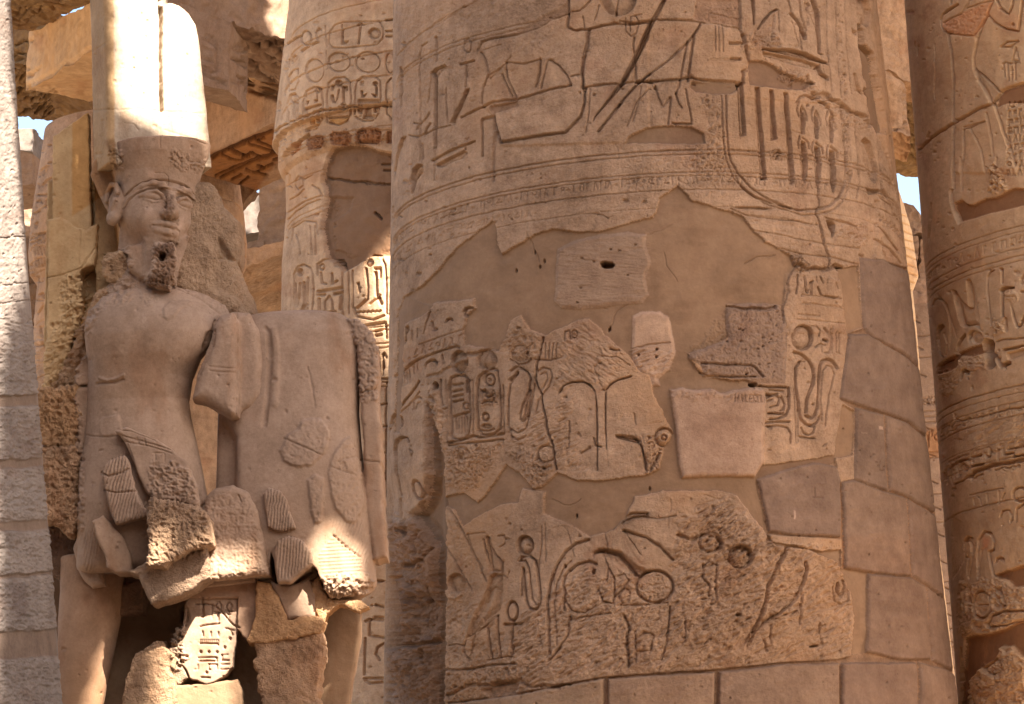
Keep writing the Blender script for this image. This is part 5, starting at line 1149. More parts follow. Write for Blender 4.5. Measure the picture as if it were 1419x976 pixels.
G('R', '718,735 722,850 705,976', 3, 4); C_('R', '715,735 745,718 800,700 835,685 838,692 780,715 740,730', 5, 3); G('R', '750,722 790,780 820,860 840,976', 2, 2.4); G('R', '845,640 870,760 885,880', 3, 2.6); G('R', '888,590 930,720 1005,935', 3, 3.8); G('R', '720,720 835,685', 2, 2.4)
G('R', '465,845 520,780 580,740 640,702 700,672 760,635 800,612 880,590 905,545 935,510 1055,468', 4, 5, 1.2); G('R', '505,775 515,745', 3, 4)
cv.level(q('R', '905,545 935,510 1100,460 1100,575 960,585 900,605'), -3.5, 1.4, .8, id=1, tone=(.88, .74, .66))
G('R', '920,265 955,240 1020,235 975,265 920,268', 2.4, 3.4); G('R', '990,345 1004,270 1026,342 988,346', 2, 3); G('R', '938,365 945,435', 2.2, 3); G('R', '960,365 968,455', 2.2, 3); G('R', '935,362 950,350 970,360', 2, 3); G('R', '1003,358 1006,450', 2.4, 3.4); G('R', '975,358 1028,352', 2.2, 3); G('R', '985,380 987,450', 2, 2.6)
for y_ in range(575, 960, 48): glyph_row(cv, q('R', f'960,{y_+38}')[0], q('R', f'1075,{y_+22}')[0], 9, rs, 2.8, 2)
G('R', '640,-5 640,20', 3, 4); G('R', '440,240 450,310 460,260', 2, 2.4, 1); G('R', '550,250 552,560', 1.6, 1.6, 1)
cv.rough(q('S', '860,30 900,10 950,100 930,180 890,190 860,110'), 6, 5, 4, seed=402)
cv.level(q('S', '662,250 700,235 730,258 765,262 830,228 888,218 930,200 960,182 1000,170 1100,175 1100,250 900,300 760,335 682,362 668,310'), -4, 1.6, .8, id=2, tone=(.85, .72, .64))
G('S', '640,180 650,260 680,362', 4, 6, 1); G('S', '655,-5 655,170', 4, 6, .4); G('S', '700,-5 700,180', 2.4, 3); G('S', '905,-5 900,90', 2, 2.4); C_('S', '518,250 535,250 530,400 515,480 508,450 515,350', 5, 4)
for y_, w_, d_ in ((281, 2, 2), (289, 1.8, 1.6), (312, 2, 1.8), (322, 2, 2.4), (329, 1.8, 2), (502, 2.4, 2.8), (512, 1.8, 2), (524, 1.8, 2), (543, 2.2, 2.2), (575, 1.6, 1.6), (600, 2, 2.2), (660, 2.4, 2.4)): col_ring(cv, SIL_R, YR, y_, w_, d_)
ring_glyphs(SIL_R, YR, 306, 12, 2, 34, 31, 1.6, 1.6); ring_glyphs(SIL_R, YR, 540, 14, 3, 34, 32, 1.8, 1.8); ring_glyphs(SIL_R, YR, 592, 15, 4, 34, 33, 1.8, 1.8)
# the tall signs
C_('U', '240,212 262,205 285,215 330,275 398,362 392,250 380,125 400,112 422,122 450,180 475,290 495,420 508,560 440,530 360,545 330,520 305,440 280,320 262,250', 7, 9, .45); G('U', '345,520 380,540 430,520', 2, 2.4)
C_('U', '568,90 590,42 640,26 640,34 600,55 582,100 580,200 600,380 620,535 605,535 588,400 570,220', 6, 5); C_('U', '672,14 695,4 716,20 718,150 700,155 698,40 684,30', 7, 5)
C_('U', '676,222 700,188 760,176 815,178 820,196 770,204 740,212 725,240 718,300 722,450 696,455 690,300 695,240', 9, 6); G('U', '735,470 745,570', 4, 5); C_('U', '780,340 800,370 830,480 850,530 870,500 910,400 910,470 880,540 845,560 825,530 800,440', 8, 6); cv.rough(q('U', '720,220 820,200 830,330 730,330'), 3, 4, 4, seed=403)
G('U', '885,150 880,110 905,70', 2.6, 4); G('U', '880,225 910,225', 3, 4); cv.rough(q('U', '640,480 720,480 720,590 640,600'), 5, 5, 4, seed=404)
G('U', '80,345 95,300 130,285 175,305 215,360 235,450 242,600 235,740', 2, 2.6); G('U', '180,330 225,430 250,560 252,700', 1.8, 2); G('U', '130,240 190,330 260,520 300,640', 1.6, 1.6)
C_('U', '118,560 135,525 170,516 195,540 170,560 152,600 146,700 158,780 185,822 160,815 128,750 116,650', 10, 7, .4); G('U', '185,600 215,700 200,800', 2, 2.6)
C_('U', '292,795 298,720 325,650 378,602 384,620 345,680 320,740 312,800', 9, 6); C_('U', '396,660 398,615 425,580 470,574 440,598 425,640 420,690', 9, 7); cv.sunk(ell(*qe('U', 478, 640, 55, 58)), 3, 12, 1.2, .1)
C_('U', '528,690 540,655 580,648 625,662 638,690 628,760 630,830 648,890 620,915 575,935 555,900 556,820 530,770', 26, 8, .95, .6); G('U', '640,790 690,890 720,880', 5, 7, 1)
C_('U', '700,742 800,720 910,695 912,715 810,745 715,765', 7, 4); C_('U', '745,775 910,735 912,800 760,850', 4, 10, .7); G('U', '715,885 760,865', 6, 8, .8); G('U', '650,680 700,660 910,640', 2.4, 3, .6)
cv.level(q('U', '135,885 230,820 300,790 400,740 520,700 532,780 440,815 330,800 305,900 230,945 130,970'), -4, 1.4, .8, id=3, tone=(.86, .74, .66)); cv.rough(q('U', '310,820 520,800 540,930 420,960 310,930'), 3, 5, 5, seed=405)
C_('U', '328,985 345,925 380,912 415,940 400,985 415,1020 390,1000 372,945 352,1000', 7, 5); C_('V', '192,130 200,80 232,50 262,78 268,100 248,84 228,80 212,136', 7, 4)
G('V', '55,30 100,5 130,0', 3, 4, 1); cv.rough(q('V', '40,60 200,60 190,200 60,240'), 2.6, 6, 6, seed=406)
G('V', '150,350 155,395 205,408 240,395 300,385 380,365 450,350 520,325 640,310', 2.2, 3, 1); G('V', '240,400 245,480', 1.8, 1.8)
cv.rough(q('V', '260,400 640,330 640,520 260,600'), 1.6, 5, 8, ang=-.5, seed=407, stretch=4)
G('V', '130,800 135,720 180,690 240,668 262,690 262,770 220,810 150,840 132,800', 2.4, 3.6, .3)
for s_ in ('150,740 155,790', '175,710 180,780 195,780', '200,730 205,700 220,700', '100,740 108,830', '85,760 92,800'): G('V', s_, 3, 4.4, .3)
cv.ring(*qe('V', 232, 728, 12, 16), 3, 4)
for s_ in ('265,655 330,640', '335,635 310,650', '365,630 372,655 385,650', '400,610 395,650 380,655', '450,600 452,690', '265,715 350,700', '485,595 488,635', '500,635 550,625', '520,600 640,575', '550,650 640,635', '555,625 560,655'): G('V', s_, 3, 4.4, .3)
G('V', '255,785 300,750 350,735 400,712 460,700 540,688 640,665', 6, 7, 1.2); G('V', '270,800 350,770', 3, 4, 2); G('V', '440,740 500,725 600,705', 2.6, 3.4, 3); G('V', '265,910 360,885 480,865', 1.8, 2)
cv.ring(*qe('V', 602, 905, 48, 46), 3.4, 4.4); 
for s_ in ('290,930 295,975', '330,925 340,975', '380,905 385,975', '460,885 462,975', '500,900 480,940'): G('V', s_, 2, 2.4)
for k in range(9): cv.groove(q('W', f'{30+k*6},{60+k*3} {38+k*7},{360-k*12}'), 1.8, 1.6, .8)
C_('W', '85,235 88,180 108,155 132,162 142,190 128,250 122,200 112,180 98,190 94,240', 4, 3); G('W', '90,180 108,155 132,162 140,195 135,250 115,360', 2.2, 3.4); G('W', '110,240 108,350', 2, 2.6); G('W', '162,360 158,240 160,175 190,132 222,140 238,180 232,220 210,230 225,300 235,345', 3.2, 4.6); G('W', '175,220 165,350', 2, 2.4); cv.tint(q('W', '175,150 215,160 205,215 180,215'), (1.1, .8, .7), 4, 1)
C_('W', '240,290 245,262 265,250 288,262 290,290 278,275 262,268 250,285', 6, 4); G('W', '270,60 280,30 310,25 325,50 320,90', 2.4, 3.4); G('W', '345,80 350,20 385,-5', 3, 4)
cv.rough(q('W', '60,390 200,360 300,370 390,400 390,470 330,590 220,640 90,650'), 3, 7, 6, seed=408); cv.ring(*qe('W', 180, 490, 42, 66), 3.4, 5); cv.level(ell(*qe('W', 182, 490, 34, 56)), -1, 2, keep=.5); G('W', '160,490 210,490', 2, 3); G('W', '90,400 92,540', 3, 4); G('W', '110,395 112,540', 3, 4); G('W', '240,400 275,430 300,490 280,500 245,440', 3, 4, 1); G('W', '210,590 240,540 300,520 390,520', 3.4, 5, 1); G('W', '210,600 300,590 385,560', 2.6, 4, 1)
def plate(poly, d=-5, tone=(.84, .70, .60), id=1): cv.level(q('W', poly), d, 2, 1.4, id=id, keep=.05, tone=tone)
plate('240,345 390,295 500,280 500,400 390,402 330,400 300,372 255,360', id=8); plate('95,655 130,640 200,632 290,610 390,560 500,540 500,1060 400,1060 385,760 320,690 270,690 250,730 180,790 120,850 110,1060 70,1060', id=9)
cv.rough(q('W', '110,860 160,800 250,730 310,690 380,760 390,1000 100,1000'), 4, 9, 8, seed=409, octs=5); C_('W', '170,800 250,740 270,770 240,840 200,830', 8, 6); G('W', '75,700 78,860', 3, 5, 1)
cv.tint(q('W', '-40,700 40,640 60,1000 -40,1000'), (.9, .85, .82), 10, 4)
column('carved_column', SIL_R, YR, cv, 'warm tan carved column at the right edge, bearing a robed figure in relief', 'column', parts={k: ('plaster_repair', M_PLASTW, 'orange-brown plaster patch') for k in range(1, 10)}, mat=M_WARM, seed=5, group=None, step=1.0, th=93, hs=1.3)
# ---- second column (papyrus bud column behind the statue)
SIL_2 = [(402, -30, 812, -50), (400.5, 12, 815, -9), (389, 105, 826, 84), (379, 195, 836, 172), (377, 205, 838, 182), (386, 207, 828, 184), (386, 236, 828, 212), (390, 246, 822, 223), (396, 252, 816, 229), (397, 300, 815, 278), (391, 368, 821, 346), (389, 460, 822, 438), (388, 996, 826, 974)]; Y2 = 30.0
for y_, w_, d_ in ((-8, 2, 2), (22, 2.2, 2.4), (65, 3, 3), (98, 2.2, 2.4), (168, 2, 2), (174, 1.8, 2), (213, 1.8, 2), (263, 2, 2), (270, 2, 2), (446, 2.6, 3), (452, 2.2, 3), (470, 2.4, 3), (476, 2.4, 3), (524, 3, 3.4), (530, 2.4, 3), (700, 2.6, 3), (706, 2, 2), (800, 2, 2.4)): col_ring(cv, SIL_2, Y2, y_, w_, d_)
mq = lambda s, w=2.4, d=3, j=.2: G('m', s, w, d, j)
mq('625,215 628,160 650,125 690,110 870,105 892,140 888,190 860,220 700,238 640,235 625,215', 2.2, 2.4); cv.sunk(ell(*qe('m', 848, 165, 32, 28)), 5, 6, 1, .4); C_('m', '683,150 695,145 698,205 722,200 705,222 684,220', 6, 4); mq('780,118 770,215', 3, 4); mq('765,125 780,112 795,125', 2, 3); C_('m', '684,120 692,118 692,140 685,140', 4, 2)
mq('905,100 940,98', 3, 4); mq('905,155 940,153', 3, 4); mq('905,180 940,180', 3, 4); mq('605,130 615,230', 2, 2); cv.ring(*qe('m', 513, 188, 24, 34), 2.4, 3.4); mq('418,218 450,195 482,178', 3, 4); mq('490,252 530,225 572,208', 3.4, 4.4); mq('568,200 562,160 575,140 585,148', 2.4, 3.4)
mq('410,300 412,330', 2, 3); C_('m', '435,310 440,280 460,268 472,285 460,300 445,318', 4, 3); mq('425,295 428,330', 2, 3)
for a_ in ((672, 306, 54, 46), (815, 306, 60, 50), (552, 348, 44, 56), (925, 310, 22, 50)): cv.ring(*qe('m', *a_), 2.2, 3); cv.add(ell(*qe('m', a_[0], a_[1], a_[2] - 4, a_[3] - 4)), -1.5, 2)
mq('425,440 425,380 450,345 470,340 472,400 455,440 430,445', 2, 2.6); mq('610,250 615,340', 1.6, 1.6); cv.hole(*qe('m', 786, 288, 8, 4), 4)
mq('615,600 612,480 620,410 650,385 700,380 725,400 732,480 730,560 710,600 670,615 625,605', 2.4, 3); mq('750,560 752,450 760,400 790,378 850,375 875,400 880,480 868,560 840,595 790,595 755,575', 2.4, 3); mq('500,600 495,500 510,450 550,428 585,435 592,500 590,590 560,635 515,645', 2.4, 3); mq('415,600 418,510 430,470 455,458 470,480 468,590', 2.2, 2.8); mq('905,500 908,410 930,385', 2.4, 3); mq('905,500 910,560 935,590', 2.4, 3); C_('m', '372,545 380,505 388,510 382,550', 4, 3)
qq = lambda s, w=2.4, d=3.4: G('q', s, w, d, .15)
cv.sunk(ell(*qe('q', 512, 318, 30, 28)), 6, 6, 1, .5); cv.sunk(ell(*qe('q', 803, 322, 21, 20)), 6, 5, 1, .6); cv.ring(*qe('q', 343, 370, 16, 20), 2.6, 4); cv.ring(*qe('q', 145, 438, 20, 30), 2.6, 4)
qq('543,350 575,348 575,375', 2.6, 4); qq('548,350 550,465', 3.4, 5); qq('455,340 458,370', 2.4, 4); qq('468,338 470,365', 2.4, 4); C_('q', '448,412 470,410 475,455 490,478 460,478 450,450', 6, 3, .6); C_('q', '505,370 520,365 505,440 480,475 495,430', 6, 3, .6)
qq('688,308 690,330'); qq('702,305 704,330'); C_('q', '684,375 700,372 705,410 745,395 715,430 690,432', 6, 3, .7); C_('q', '800,345 818,345 820,430 790,432 765,400 800,405', 6, 3, .7); qq('668,455 825,455', 3.6, 5); qq('665,470 825,468', 3, 4)
for s_ in ('670,490 668,540 690,555', '690,490 690,540', '820,490 815,540', '800,490 800,545', '730,515 728,570', '745,505 745,570', '760,515 762,570', '715,580 790,578', '710,595 795,593'): qq(s_, 3, 4.4)
C_('q', '430,575 450,555 500,540 538,530 540,545 480,555 445,575', 6, 3, .6); qq(' '.join(f'{435+k*12},{592-k*.8+5*(k%2)}' for k in range(13)), 2.6, 4); qq('560,490 540,490 540,520', 4, 5); qq('575,500 570,520')
C_('q', '248,400 258,395 250,460 275,455 265,495 248,490', 6, 3, .7); C_('q', '335,400 345,400 342,460 320,475 310,450 332,445', 6, 3, .7); qq('240,525 360,490', 3.6, 5); qq('290,580 295,640'); qq('312,575 316,640'); qq('255,690 340,650', 3, 4); qq('250,530 270,600'); qq('345,545 350,620', 4, 5); qq('110,550 105,620', 3, 4); qq('155,480 160,610', 3, 4); qq('160,475 178,480', 3, 4); qq('40,480 30,530', 4, 4)
cv.rough(q('q', '50,650 240,570 240,700 60,860'), 2.4, 6, 5, seed=411); cv.rough(q('q', '0,700 120,630 240,580 330,540 400,530 560,515 700,495 950,490 950,505 600,520 300,570 60,680'), 5, 7, 3, seed=412); G('q', '0,705 60,665 120,630 200,600 240,575 330,545 400,535 560,515 620,500 700,515 800,500 950,498', 3.4, 6, 1.4)
for s_ in ('655,700 690,680 830,680 852,700 850,780 830,805 680,800 660,770', '440,730 470,705 590,705 615,730 612,790 580,815 470,810 445,780', '255,770 280,745 380,735 400,750 398,810 370,830 280,850', '890,700 950,690 950,800 895,800', '130,810 215,780 210,840 140,900'):
    cv.sunk(q('q', s_), 5, 8, 1, .5, .5); cv.tint(q('q', s_), (.82, .62, .5), 3, 1); cv.rough(q('q', s_), 4, 5, 4, seed=413)
cv.tint(q('q', '250,710 420,670 640,640 950,630 950,840 640,820 440,830 260,880 240,780'), (.82, .80, .80), 6, 4); cv.tint(q('q', '435,600 590,585 585,610 520,645 460,630'), (1.05, .88, .55), 2, .5); cv.tint(q('q', '290,600 345,590 330,650 290,650'), (1.05, .88, .55), 3, .5)
for k in range(9): G('q', f'{60+k*22},{930-k*22} {85+k*24},{870-k*18}', 4, 5, 1.2)
# big cavity on the shaft, faced with smooth mortar
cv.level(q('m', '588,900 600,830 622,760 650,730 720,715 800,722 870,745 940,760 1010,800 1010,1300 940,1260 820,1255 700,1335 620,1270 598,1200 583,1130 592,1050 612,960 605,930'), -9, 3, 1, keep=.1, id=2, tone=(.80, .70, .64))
cv.rough(q('m', '610,760 940,770 940,1240 620,1240'), 6, 50, 14, seed=414, ridged=False, octs=3, jag=8); G('m', '600,880 720,885 800,890 930,900', 3, 4, 2); cv.add(q('n', '600,110 720,115 700,180 640,230 585,235'), -3, 3, 2); G('n', '840,190 870,215', 4, 6, 1); G('m', '870,800 930,800', 3, 4, .3); G('m', '880,830 935,832', 3, 4, .3)
nn = lambda s, w=2.4, d=3.4: G('n', s, w, d, .15)
for s_ in ('430,10 425,60 440,70', '455,40 470,15 490,25 495,60 470,80 455,60', '430,130 470,110 500,80', '500,30 540,10', '540,60 575,80 590,110', '420,230 460,190 520,150 580,130', '420,195 500,140 590,110', '440,330 445,270 500,235 560,240 570,300', '460,300 475,350 480,400', '530,260 540,400', '555,260 560,400'): nn(s_, 2, 2.6)
nn('455,690 450,600 450,500 470,460 500,450 530,465 545,500 548,600 540,690', 2.4, 3.4); cv.sunk(ell(*qe('n', 483, 488, 17, 19)), 6, 5, 1, .5); nn('455,545 460,650', 4, 5); nn('480,545 475,610 465,650', 3.4, 5); nn('500,540 502,640', 4, 5); nn('520,515 515,650', 3, 4); nn('490,680 500,650 515,650 512,685', 4, 5)
nn('568,500 565,450 600,425 670,425 690,470 692,700', 2.4, 3); cv.ring(*qe('n', 590, 462, 10, 14), 2.6, 4); cv.ring(*qe('n', 665, 445, 16, 12), 2.6, 4); nn('585,490 588,540 610,545', 3, 4.4); nn('640,495 640,545 665,530', 3, 4.4); nn('570,583 685,565', 4, 5.5); nn('570,600 600,598', 4, 5); nn('650,595 685,590 680,670', 4, 5); nn('575,620 578,690', 4, 5); nn('605,675 605,630 625,605 640,630 642,675', 2.6, 4); nn('595,688 655,682', 3.4, 5)
nn('720,480 722,690', 2.2, 3); nn('742,660 740,480', 2.4, 3.4); nn('790,430 830,398 875,405 900,450 905,560 905,690', 3, 4.4); nn('742,660 760,705 840,722 895,700', 3, 4.4); cv.sunk(ell(*qe('n', 820, 440, 24, 22)), 7, 6, 1, .4); nn('805,470 815,560 812,620 760,665', 4, 5.5); nn('850,470 875,468 875,510', 4, 5); nn('852,490 858,595 880,640', 5, 6); nn(' '.join(f'{758+k*10},{683-k*.6+6*(k%2)}' for k in range(13)), 2.6, 4); nn('825,645 875,600', 3, 4.4); C_('n', '758,540 775,535 780,590 765,595', 6, 4)
nn('780,755 900,735 905,810', 4, 5); nn('855,800 880,795', 4, 5); nn('850,780 895,765', 3, 4); C_('n', '880,890 890,885 900,960 885,970', 7, 4); nn('865,880 865,980', 3, 4)
for s_ in ('870,60 870,130', '885,50 895,35 905,55', '885,60 888,140', '862,160 920,160'): G('o', s_, 3.4, 4.6, .2)
for s_ in ('870,290 920,280', '880,395 920,390', '890,525 920,520', '900,655 925,660', '905,180 905,840'): G('o', s_, 3, 4, .5)
for s_ in ('800,570 820,560 820,640 890,650', '820,560 885,565', '850,490 885,500', '845,550 885,552', '795,850 885,850', '800,655 795,830', '890,680 858,700 850,730 870,760', '600,740 645,740 648,840 580,845', '800,860 820,875 885,870', '850,370 885,372'): G('p', s_, 3.4, 4.6, .4)
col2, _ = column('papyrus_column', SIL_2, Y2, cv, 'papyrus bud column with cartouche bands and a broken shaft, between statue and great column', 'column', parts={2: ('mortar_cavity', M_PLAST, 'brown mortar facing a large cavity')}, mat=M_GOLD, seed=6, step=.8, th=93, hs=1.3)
# ---- sunlit column at the left edge
SIL_L = [(-770, 62, 13, 20), (-790, 342, 31, 300), (-850, 1022, 84, 980)]; YL = 15.0
cv.rough(q('P', '-119,-119 30,-119 34,440 -119,440'), 1.6, 10, 20, seed=421)
cv.rough(q('P', '-119,420 60,440 90,990 -119,990'), 2.2, 7, 20, ang=0.1, seed=422, stretch=2)
for y0_, y1_ in ((470, 545), (563, 634), (650, 719), (736, 793), (800, 872), (914, 1000)):
    cv.rough(q('P', f'-119,{y0_+6} 90,{y0_} 90,{y1_} -119,{y1_+6}'), 2.4, 9, 5, seed=y0_)
for y0_, y1_ in ((546, 562), (636, 648), (722, 735), (794, 799), (874, 912)):
    cv.level(q('P', f'-119,{y0_+7} 30,{y0_+1} 90,{y0_-3} 90,{y1_-3} 30,{y1_+1} -119,{y1_+7}'), -2.6, 1.5, 1.6, keep=.1, tone=(.86, .74, .64))
for y_ in (330, 395, 420): cv.groove(q('P', f'-119,{y_+8} 60,{y_-4}'), 2, 2, 1.5)
cv.tint(q('P', '15,800 36,812 38,850 25,860 14,840'), (.72, .68, .68), 6, 4)
for k in range(46): cv.hole(rs.uniform(-10, 40), rs.uniform(280, 470), rs.uniform(.6, 1.6), rs.uniform(.6, 1.8), 3)
column('weathered_column', SIL_L, YL, cv, 'weathered pale column at the left edge, sunlit on its upper half', 'column', mat=M_PALE, seed=7, step=1.1, th=93)
# ---- column far left, behind the statue
SIL_3 = [(80, -30, 300, -42), (74, 112, 305, 99), (63, 185, 318, 172), (53, 255, 330, 240), (44, 310, 338, 296), (41, 355, 342, 341), (43, 384, 340, 370), (53, 398, 332, 386), (50, 430, 334, 418), (46, 500, 338, 486), (30, 990, 354, 974)]; Y3 = 44.0
jj = lambda s, w=2.6, d=3.6: G('j', s, w, d, .3)
for s_ in ('300,460 305,420 320,400', '325,450 325,410 345,382 365,385 350,400 335,440', '320,530 350,490 388,470', '290,520 295,545', '280,650 300,640 315,660', '340,690 350,640 388,610', '265,840 265,820 280,805 280,830', '350,810 355,785 380,765', '230,930 280,895 345,880', '230,960 300,930', '360,230 380,225', '365,360 385,355', '285,600 330,600 385,590', '250,740 300,720'): jj(s_)
for y_ in (280, 330, 352, 372, 440, 520): col_ring(cv, SIL_3, Y3, y_ - 16, 2, 2.4)
for k in range(14): G('b', f'{160+k*5},{300+(k%3)*60} {170+k*5},{340+(k%3)*60}', 2.6, 3.4, .6)
for s_ in ('160,500 175,530', '190,600 210,590 215,610', '190,690 215,650', '200,760 205,800', '180,850 215,845'): G('b', s_, 3, 4, .6)
column('papyrus_column', SIL_3, Y3, cv, 'distant papyrus bud column under the left architrave, half hidden by the statue', 'column', mat=M_SAND, seed=8, step=.8, th=92)
# ---- columns glimpsed to the right of the great column
SIL_5 = [(900, 100, 1190, 83), (900, 200, 1215, 183), (900, 290, 1246, 273), (895, 345, 1263, 328), (890, 395, 1270, 376), (889, 405, 1272, 388), (892, 425, 1264, 408), (890, 470, 1268, 448), (885, 580, 1277, 560), (880, 700, 1290, 680), (870, 890, 1313, 866), (865, 1000, 1326, 976)]; Y5 = 33.0
for y_ in range(300, 410, 11): cv.groove(q('P', f'1240,{y_-6} 1275,{y_+8}'), 2, 3, .8)
for y_ in range(440, 960, 37): cv.groove(q('P', f'{1255+(y_-440)*.11},{y_} {1275+(y_-440)*.11},{y_+8}'), 2, 3, .8)
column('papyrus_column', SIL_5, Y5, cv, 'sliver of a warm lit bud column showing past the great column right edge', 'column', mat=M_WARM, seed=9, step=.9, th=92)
SIL_4 = [(1130, 440, 1430, 424), (1110, 1000, 1452, 976)]; Y4 = 40.0
for y_ in (470, 500, 575, 583, 590, 632, 640, 690, 730): col_ring(cv, SIL_4, Y4, y_ - 4, 2.4, 3)
ring_glyphs(SIL_4, Y4, 620, 22, 8, 50, 41, 2.6, 2); ring_glyphs(SIL_4, Y4, 570, 22, 8, 50, 42, 2, 2); ring_glyphs(SIL_4, Y4, 720, 30, 8, 50, 43, 2, 2)
for y_ in (815, 845, 880, 905, 945): col_ring(cv, SIL_4, Y4, y_ - 6, 2.6, 3.4)
cv.tint(q('P', '1262,600 1305,590 1308,632 1265,640'), (1.1, .85, .6), 5, 2)
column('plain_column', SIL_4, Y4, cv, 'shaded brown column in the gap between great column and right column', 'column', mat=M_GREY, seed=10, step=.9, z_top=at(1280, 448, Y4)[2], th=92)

# ================================================================== ARCHITRAVES AND DISTANT BLOCKS
def beam(name, face, back, mat, label, cat='architrave', cell=14, amp=.02, seed=1, tone=None, group=None, parent=None, res=.024, kind=None, cvx=CO):
    """face: 4 corners (px,py,Y) clockwise from top left; back: world offset to the rear face. Subdivided and worn."""
    A = [at(*p) for p in face]; B = [a + np.array(back, float) for a in A]
    C = A + B
    faces = [(0, 1, 2, 3), (5, 4, 7, 6), (4, 5, 1, 0), (3, 2, 6, 7), (4, 0, 3, 7), (1, 5, 6, 2)]
    Vs, Fs, Ns, off = [], [], [], 0
    for f in faces:
        p = [C[i] for i in f]; nu = max(2, int(np.linalg.norm(p[1] - p[0]) / res)); nv = max(2, int(np.linalg.norm(p[3] - p[0]) / res)); nu = min(nu, 330); nv = min(nv, 330)
        u, w = np.meshgrid(np.linspace(0, 1, nu + 1), np.linspace(0, 1, nv + 1)); u = u[..., None]; w = w[..., None]
        g = ((p[0] * (1 - u) + p[1] * u) * (1 - w) + (p[3] * (1 - u) + p[2] * u) * w).reshape(-1, 3)
        n = np.cross(p[1] - p[0], p[3] - p[0]); n = n / np.linalg.norm(n)
        # edge-safe relief from the carving canvas
        e = (ss(0, .03, u) * ss(1, .97, u) * ss(0, .03, w) * ss(1, .97, w)).reshape(-1)
        cc = (sum(C) / 8); n = n if n @ (p[0] - cc) > 0 else -n
        if cvx is not None:
            X, Yp = project(g); Vv = g - CAM; Vv /= np.linalg.norm(Vv, axis=1)[:, None]
            fcg = ss(.0, .12, -(Vv @ n)); h = cvx.sample(X, Yp) * mpp(float(g[:, 1].mean())) * fcg * e
            tn = 1 + (cvx.sample(X, Yp, 'c') - 1) * fcg[:, None]
        else: h = 0 * e; tn = np.ones((len(g), 3))
        Vs.append(g + n * h[:, None]); Ns.append(tn)
        I = (np.arange((nu + 1) * (nv + 1)) + off).reshape(nv + 1, nu + 1); off += (nu + 1) * (nv + 1)
        qd = np.stack([I[:-1, :-1], I[:-1, 1:], I[1:, 1:], I[1:, :-1]], -1).reshape(-1, 4)
        # outward winding
        a0 = np.cross(g[1] - g[0], g[nu + 1] - g[0])
        if a0 @ n < 0: qd = qd[:, ::-1]
        Fs.append(qd)
    V = np.concatenate(Vs); Q = np.concatenate(Fs); T = np.concatenate(Ns)
    # chipped, wavy edges: the same displacement field everywhere keeps the skin closed
    D = np.stack([noise3(V, .5, 4, seed + s_) for s_ in (0, 11, 23)], 1) * amp * 2 + np.stack([noise3(V, .12, 3, seed + s_) for s_ in (3, 14, 26)], 1) * amp
    V = V + D
    if tone is not None: T = T * np.array(tone)
    me_root = parent
    o = mesh_obj(name, V, Q, mat, parent, tone=T, smooth=False)
    if parent is None: tag(o, label, cat, group, kind)
    elif label: o['label'] = label
    return o
cv = CO
# soffit carvings
for s_ in ('60,60 130,100 200,60 330,20 500,60', '130,105 160,70 150,50', '210,165 250,130 300,120 360,135', '80,130 150,150 250,60', '200,80 290,120 320,110', '330,20 560,70', '420,30 460,10', '90,160 300,190'): G('i', s_, 2.6, 4, .5)
cv.ring(*qe('i', 358, 90, 60, 30), 3.4, 5)
G('i', '215,640 400,530 560,440 700,360', 3, 5, .3); G('i', '205,665 400,550 560,460 700,380', 3, 3, .3)
for k in range(34):
    x_, y_ = rs.uniform(325, 388), rs.uniform(52, 138); L_ = rs.uniform(8, 26); cv.groove([(x_, y_), (x_ + L_, y_ + L_ * rs.uniform(.25, .5))], 3.2, 14, 1.6)
for k in range(22):
    x_, y_ = (rs.uniform(16, 36), rs.uniform(60, 165)) if k % 2 else (rs.uniform(36, 66), rs.uniform(134, 165)); L_ = rs.uniform(8, 24); cv.groove([(x_, y_), (x_ + L_, y_ - L_ * rs.uniform(.2, .6))], 3.0, 12, 1.6)
cv.ring(*qe('m', 190, 240, 30, 14), 3, 5); C_('m', '280,360 320,355 345,370 300,380', 7, 4); C_('m', '330,400 370,395 372,410 340,415', 7, 4); C_('m', '150,400 190,410 180,420 150,412', 7, 4); C_('m', '220,370 250,410 240,425 215,390', 7, 4)
for x_ in (0, 25, 50, 75, 98): G('m', f'{x_-6},{265+x_*.3} {x_+30 if x_<70 else x_+10},{285+x_*.3}', 2, 3, .3) if False else None
for s_ in ('2,195 50,215', '5,240 60,258', '0,285 55,305', '-5,330 55,355', '20,170 60,190 90,240 98,300 85,345 50,365 0,350', '10,180 55,205 78,250 84,300 70,340'): G('m', s_, 2.4, 3.4, .3)
G('m', '-20,365 60,385 132,408', 3, 4, .8); G('m', '-20,380 60,400 130,425', 2, 3, .6)
def kk(s, w=3.0, d=5):
    p_ = q('k', s); cv.groove(p_, w, d, .3); n_ = [(y - 0, x) for x, y in p_]
    for i in range(len(p_) - 1):
        (ax, ay), (bx, by) = p_[i], p_[i + 1]; L_ = math.hypot(bx - ax, by - ay) + 1e-6; nx, ny = -(by - ay) / L_ * w * .6, (bx - ax) / L_ * w * .6
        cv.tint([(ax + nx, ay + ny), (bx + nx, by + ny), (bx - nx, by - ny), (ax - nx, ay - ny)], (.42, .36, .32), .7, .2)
for s_ in ('130,440 430,300 700,200', '150,460 440,320 705,215', '180,620 560,450 760,385', '220,635 580,470 765,405', '310,385 480,445', '330,375 500,440', '240,430 380,475', '540,290 730,370', '480,320 720,395', '500,400 600,440', '420,440 520,400', '560,530 640,550', '560,580 700,510', '700,470 760,460', '460,560 620,600', '520,580 650,610', '330,650 420,600', '400,700 480,620', '560,300 640,270', '300,470 420,470 450,440'): kk(s_)
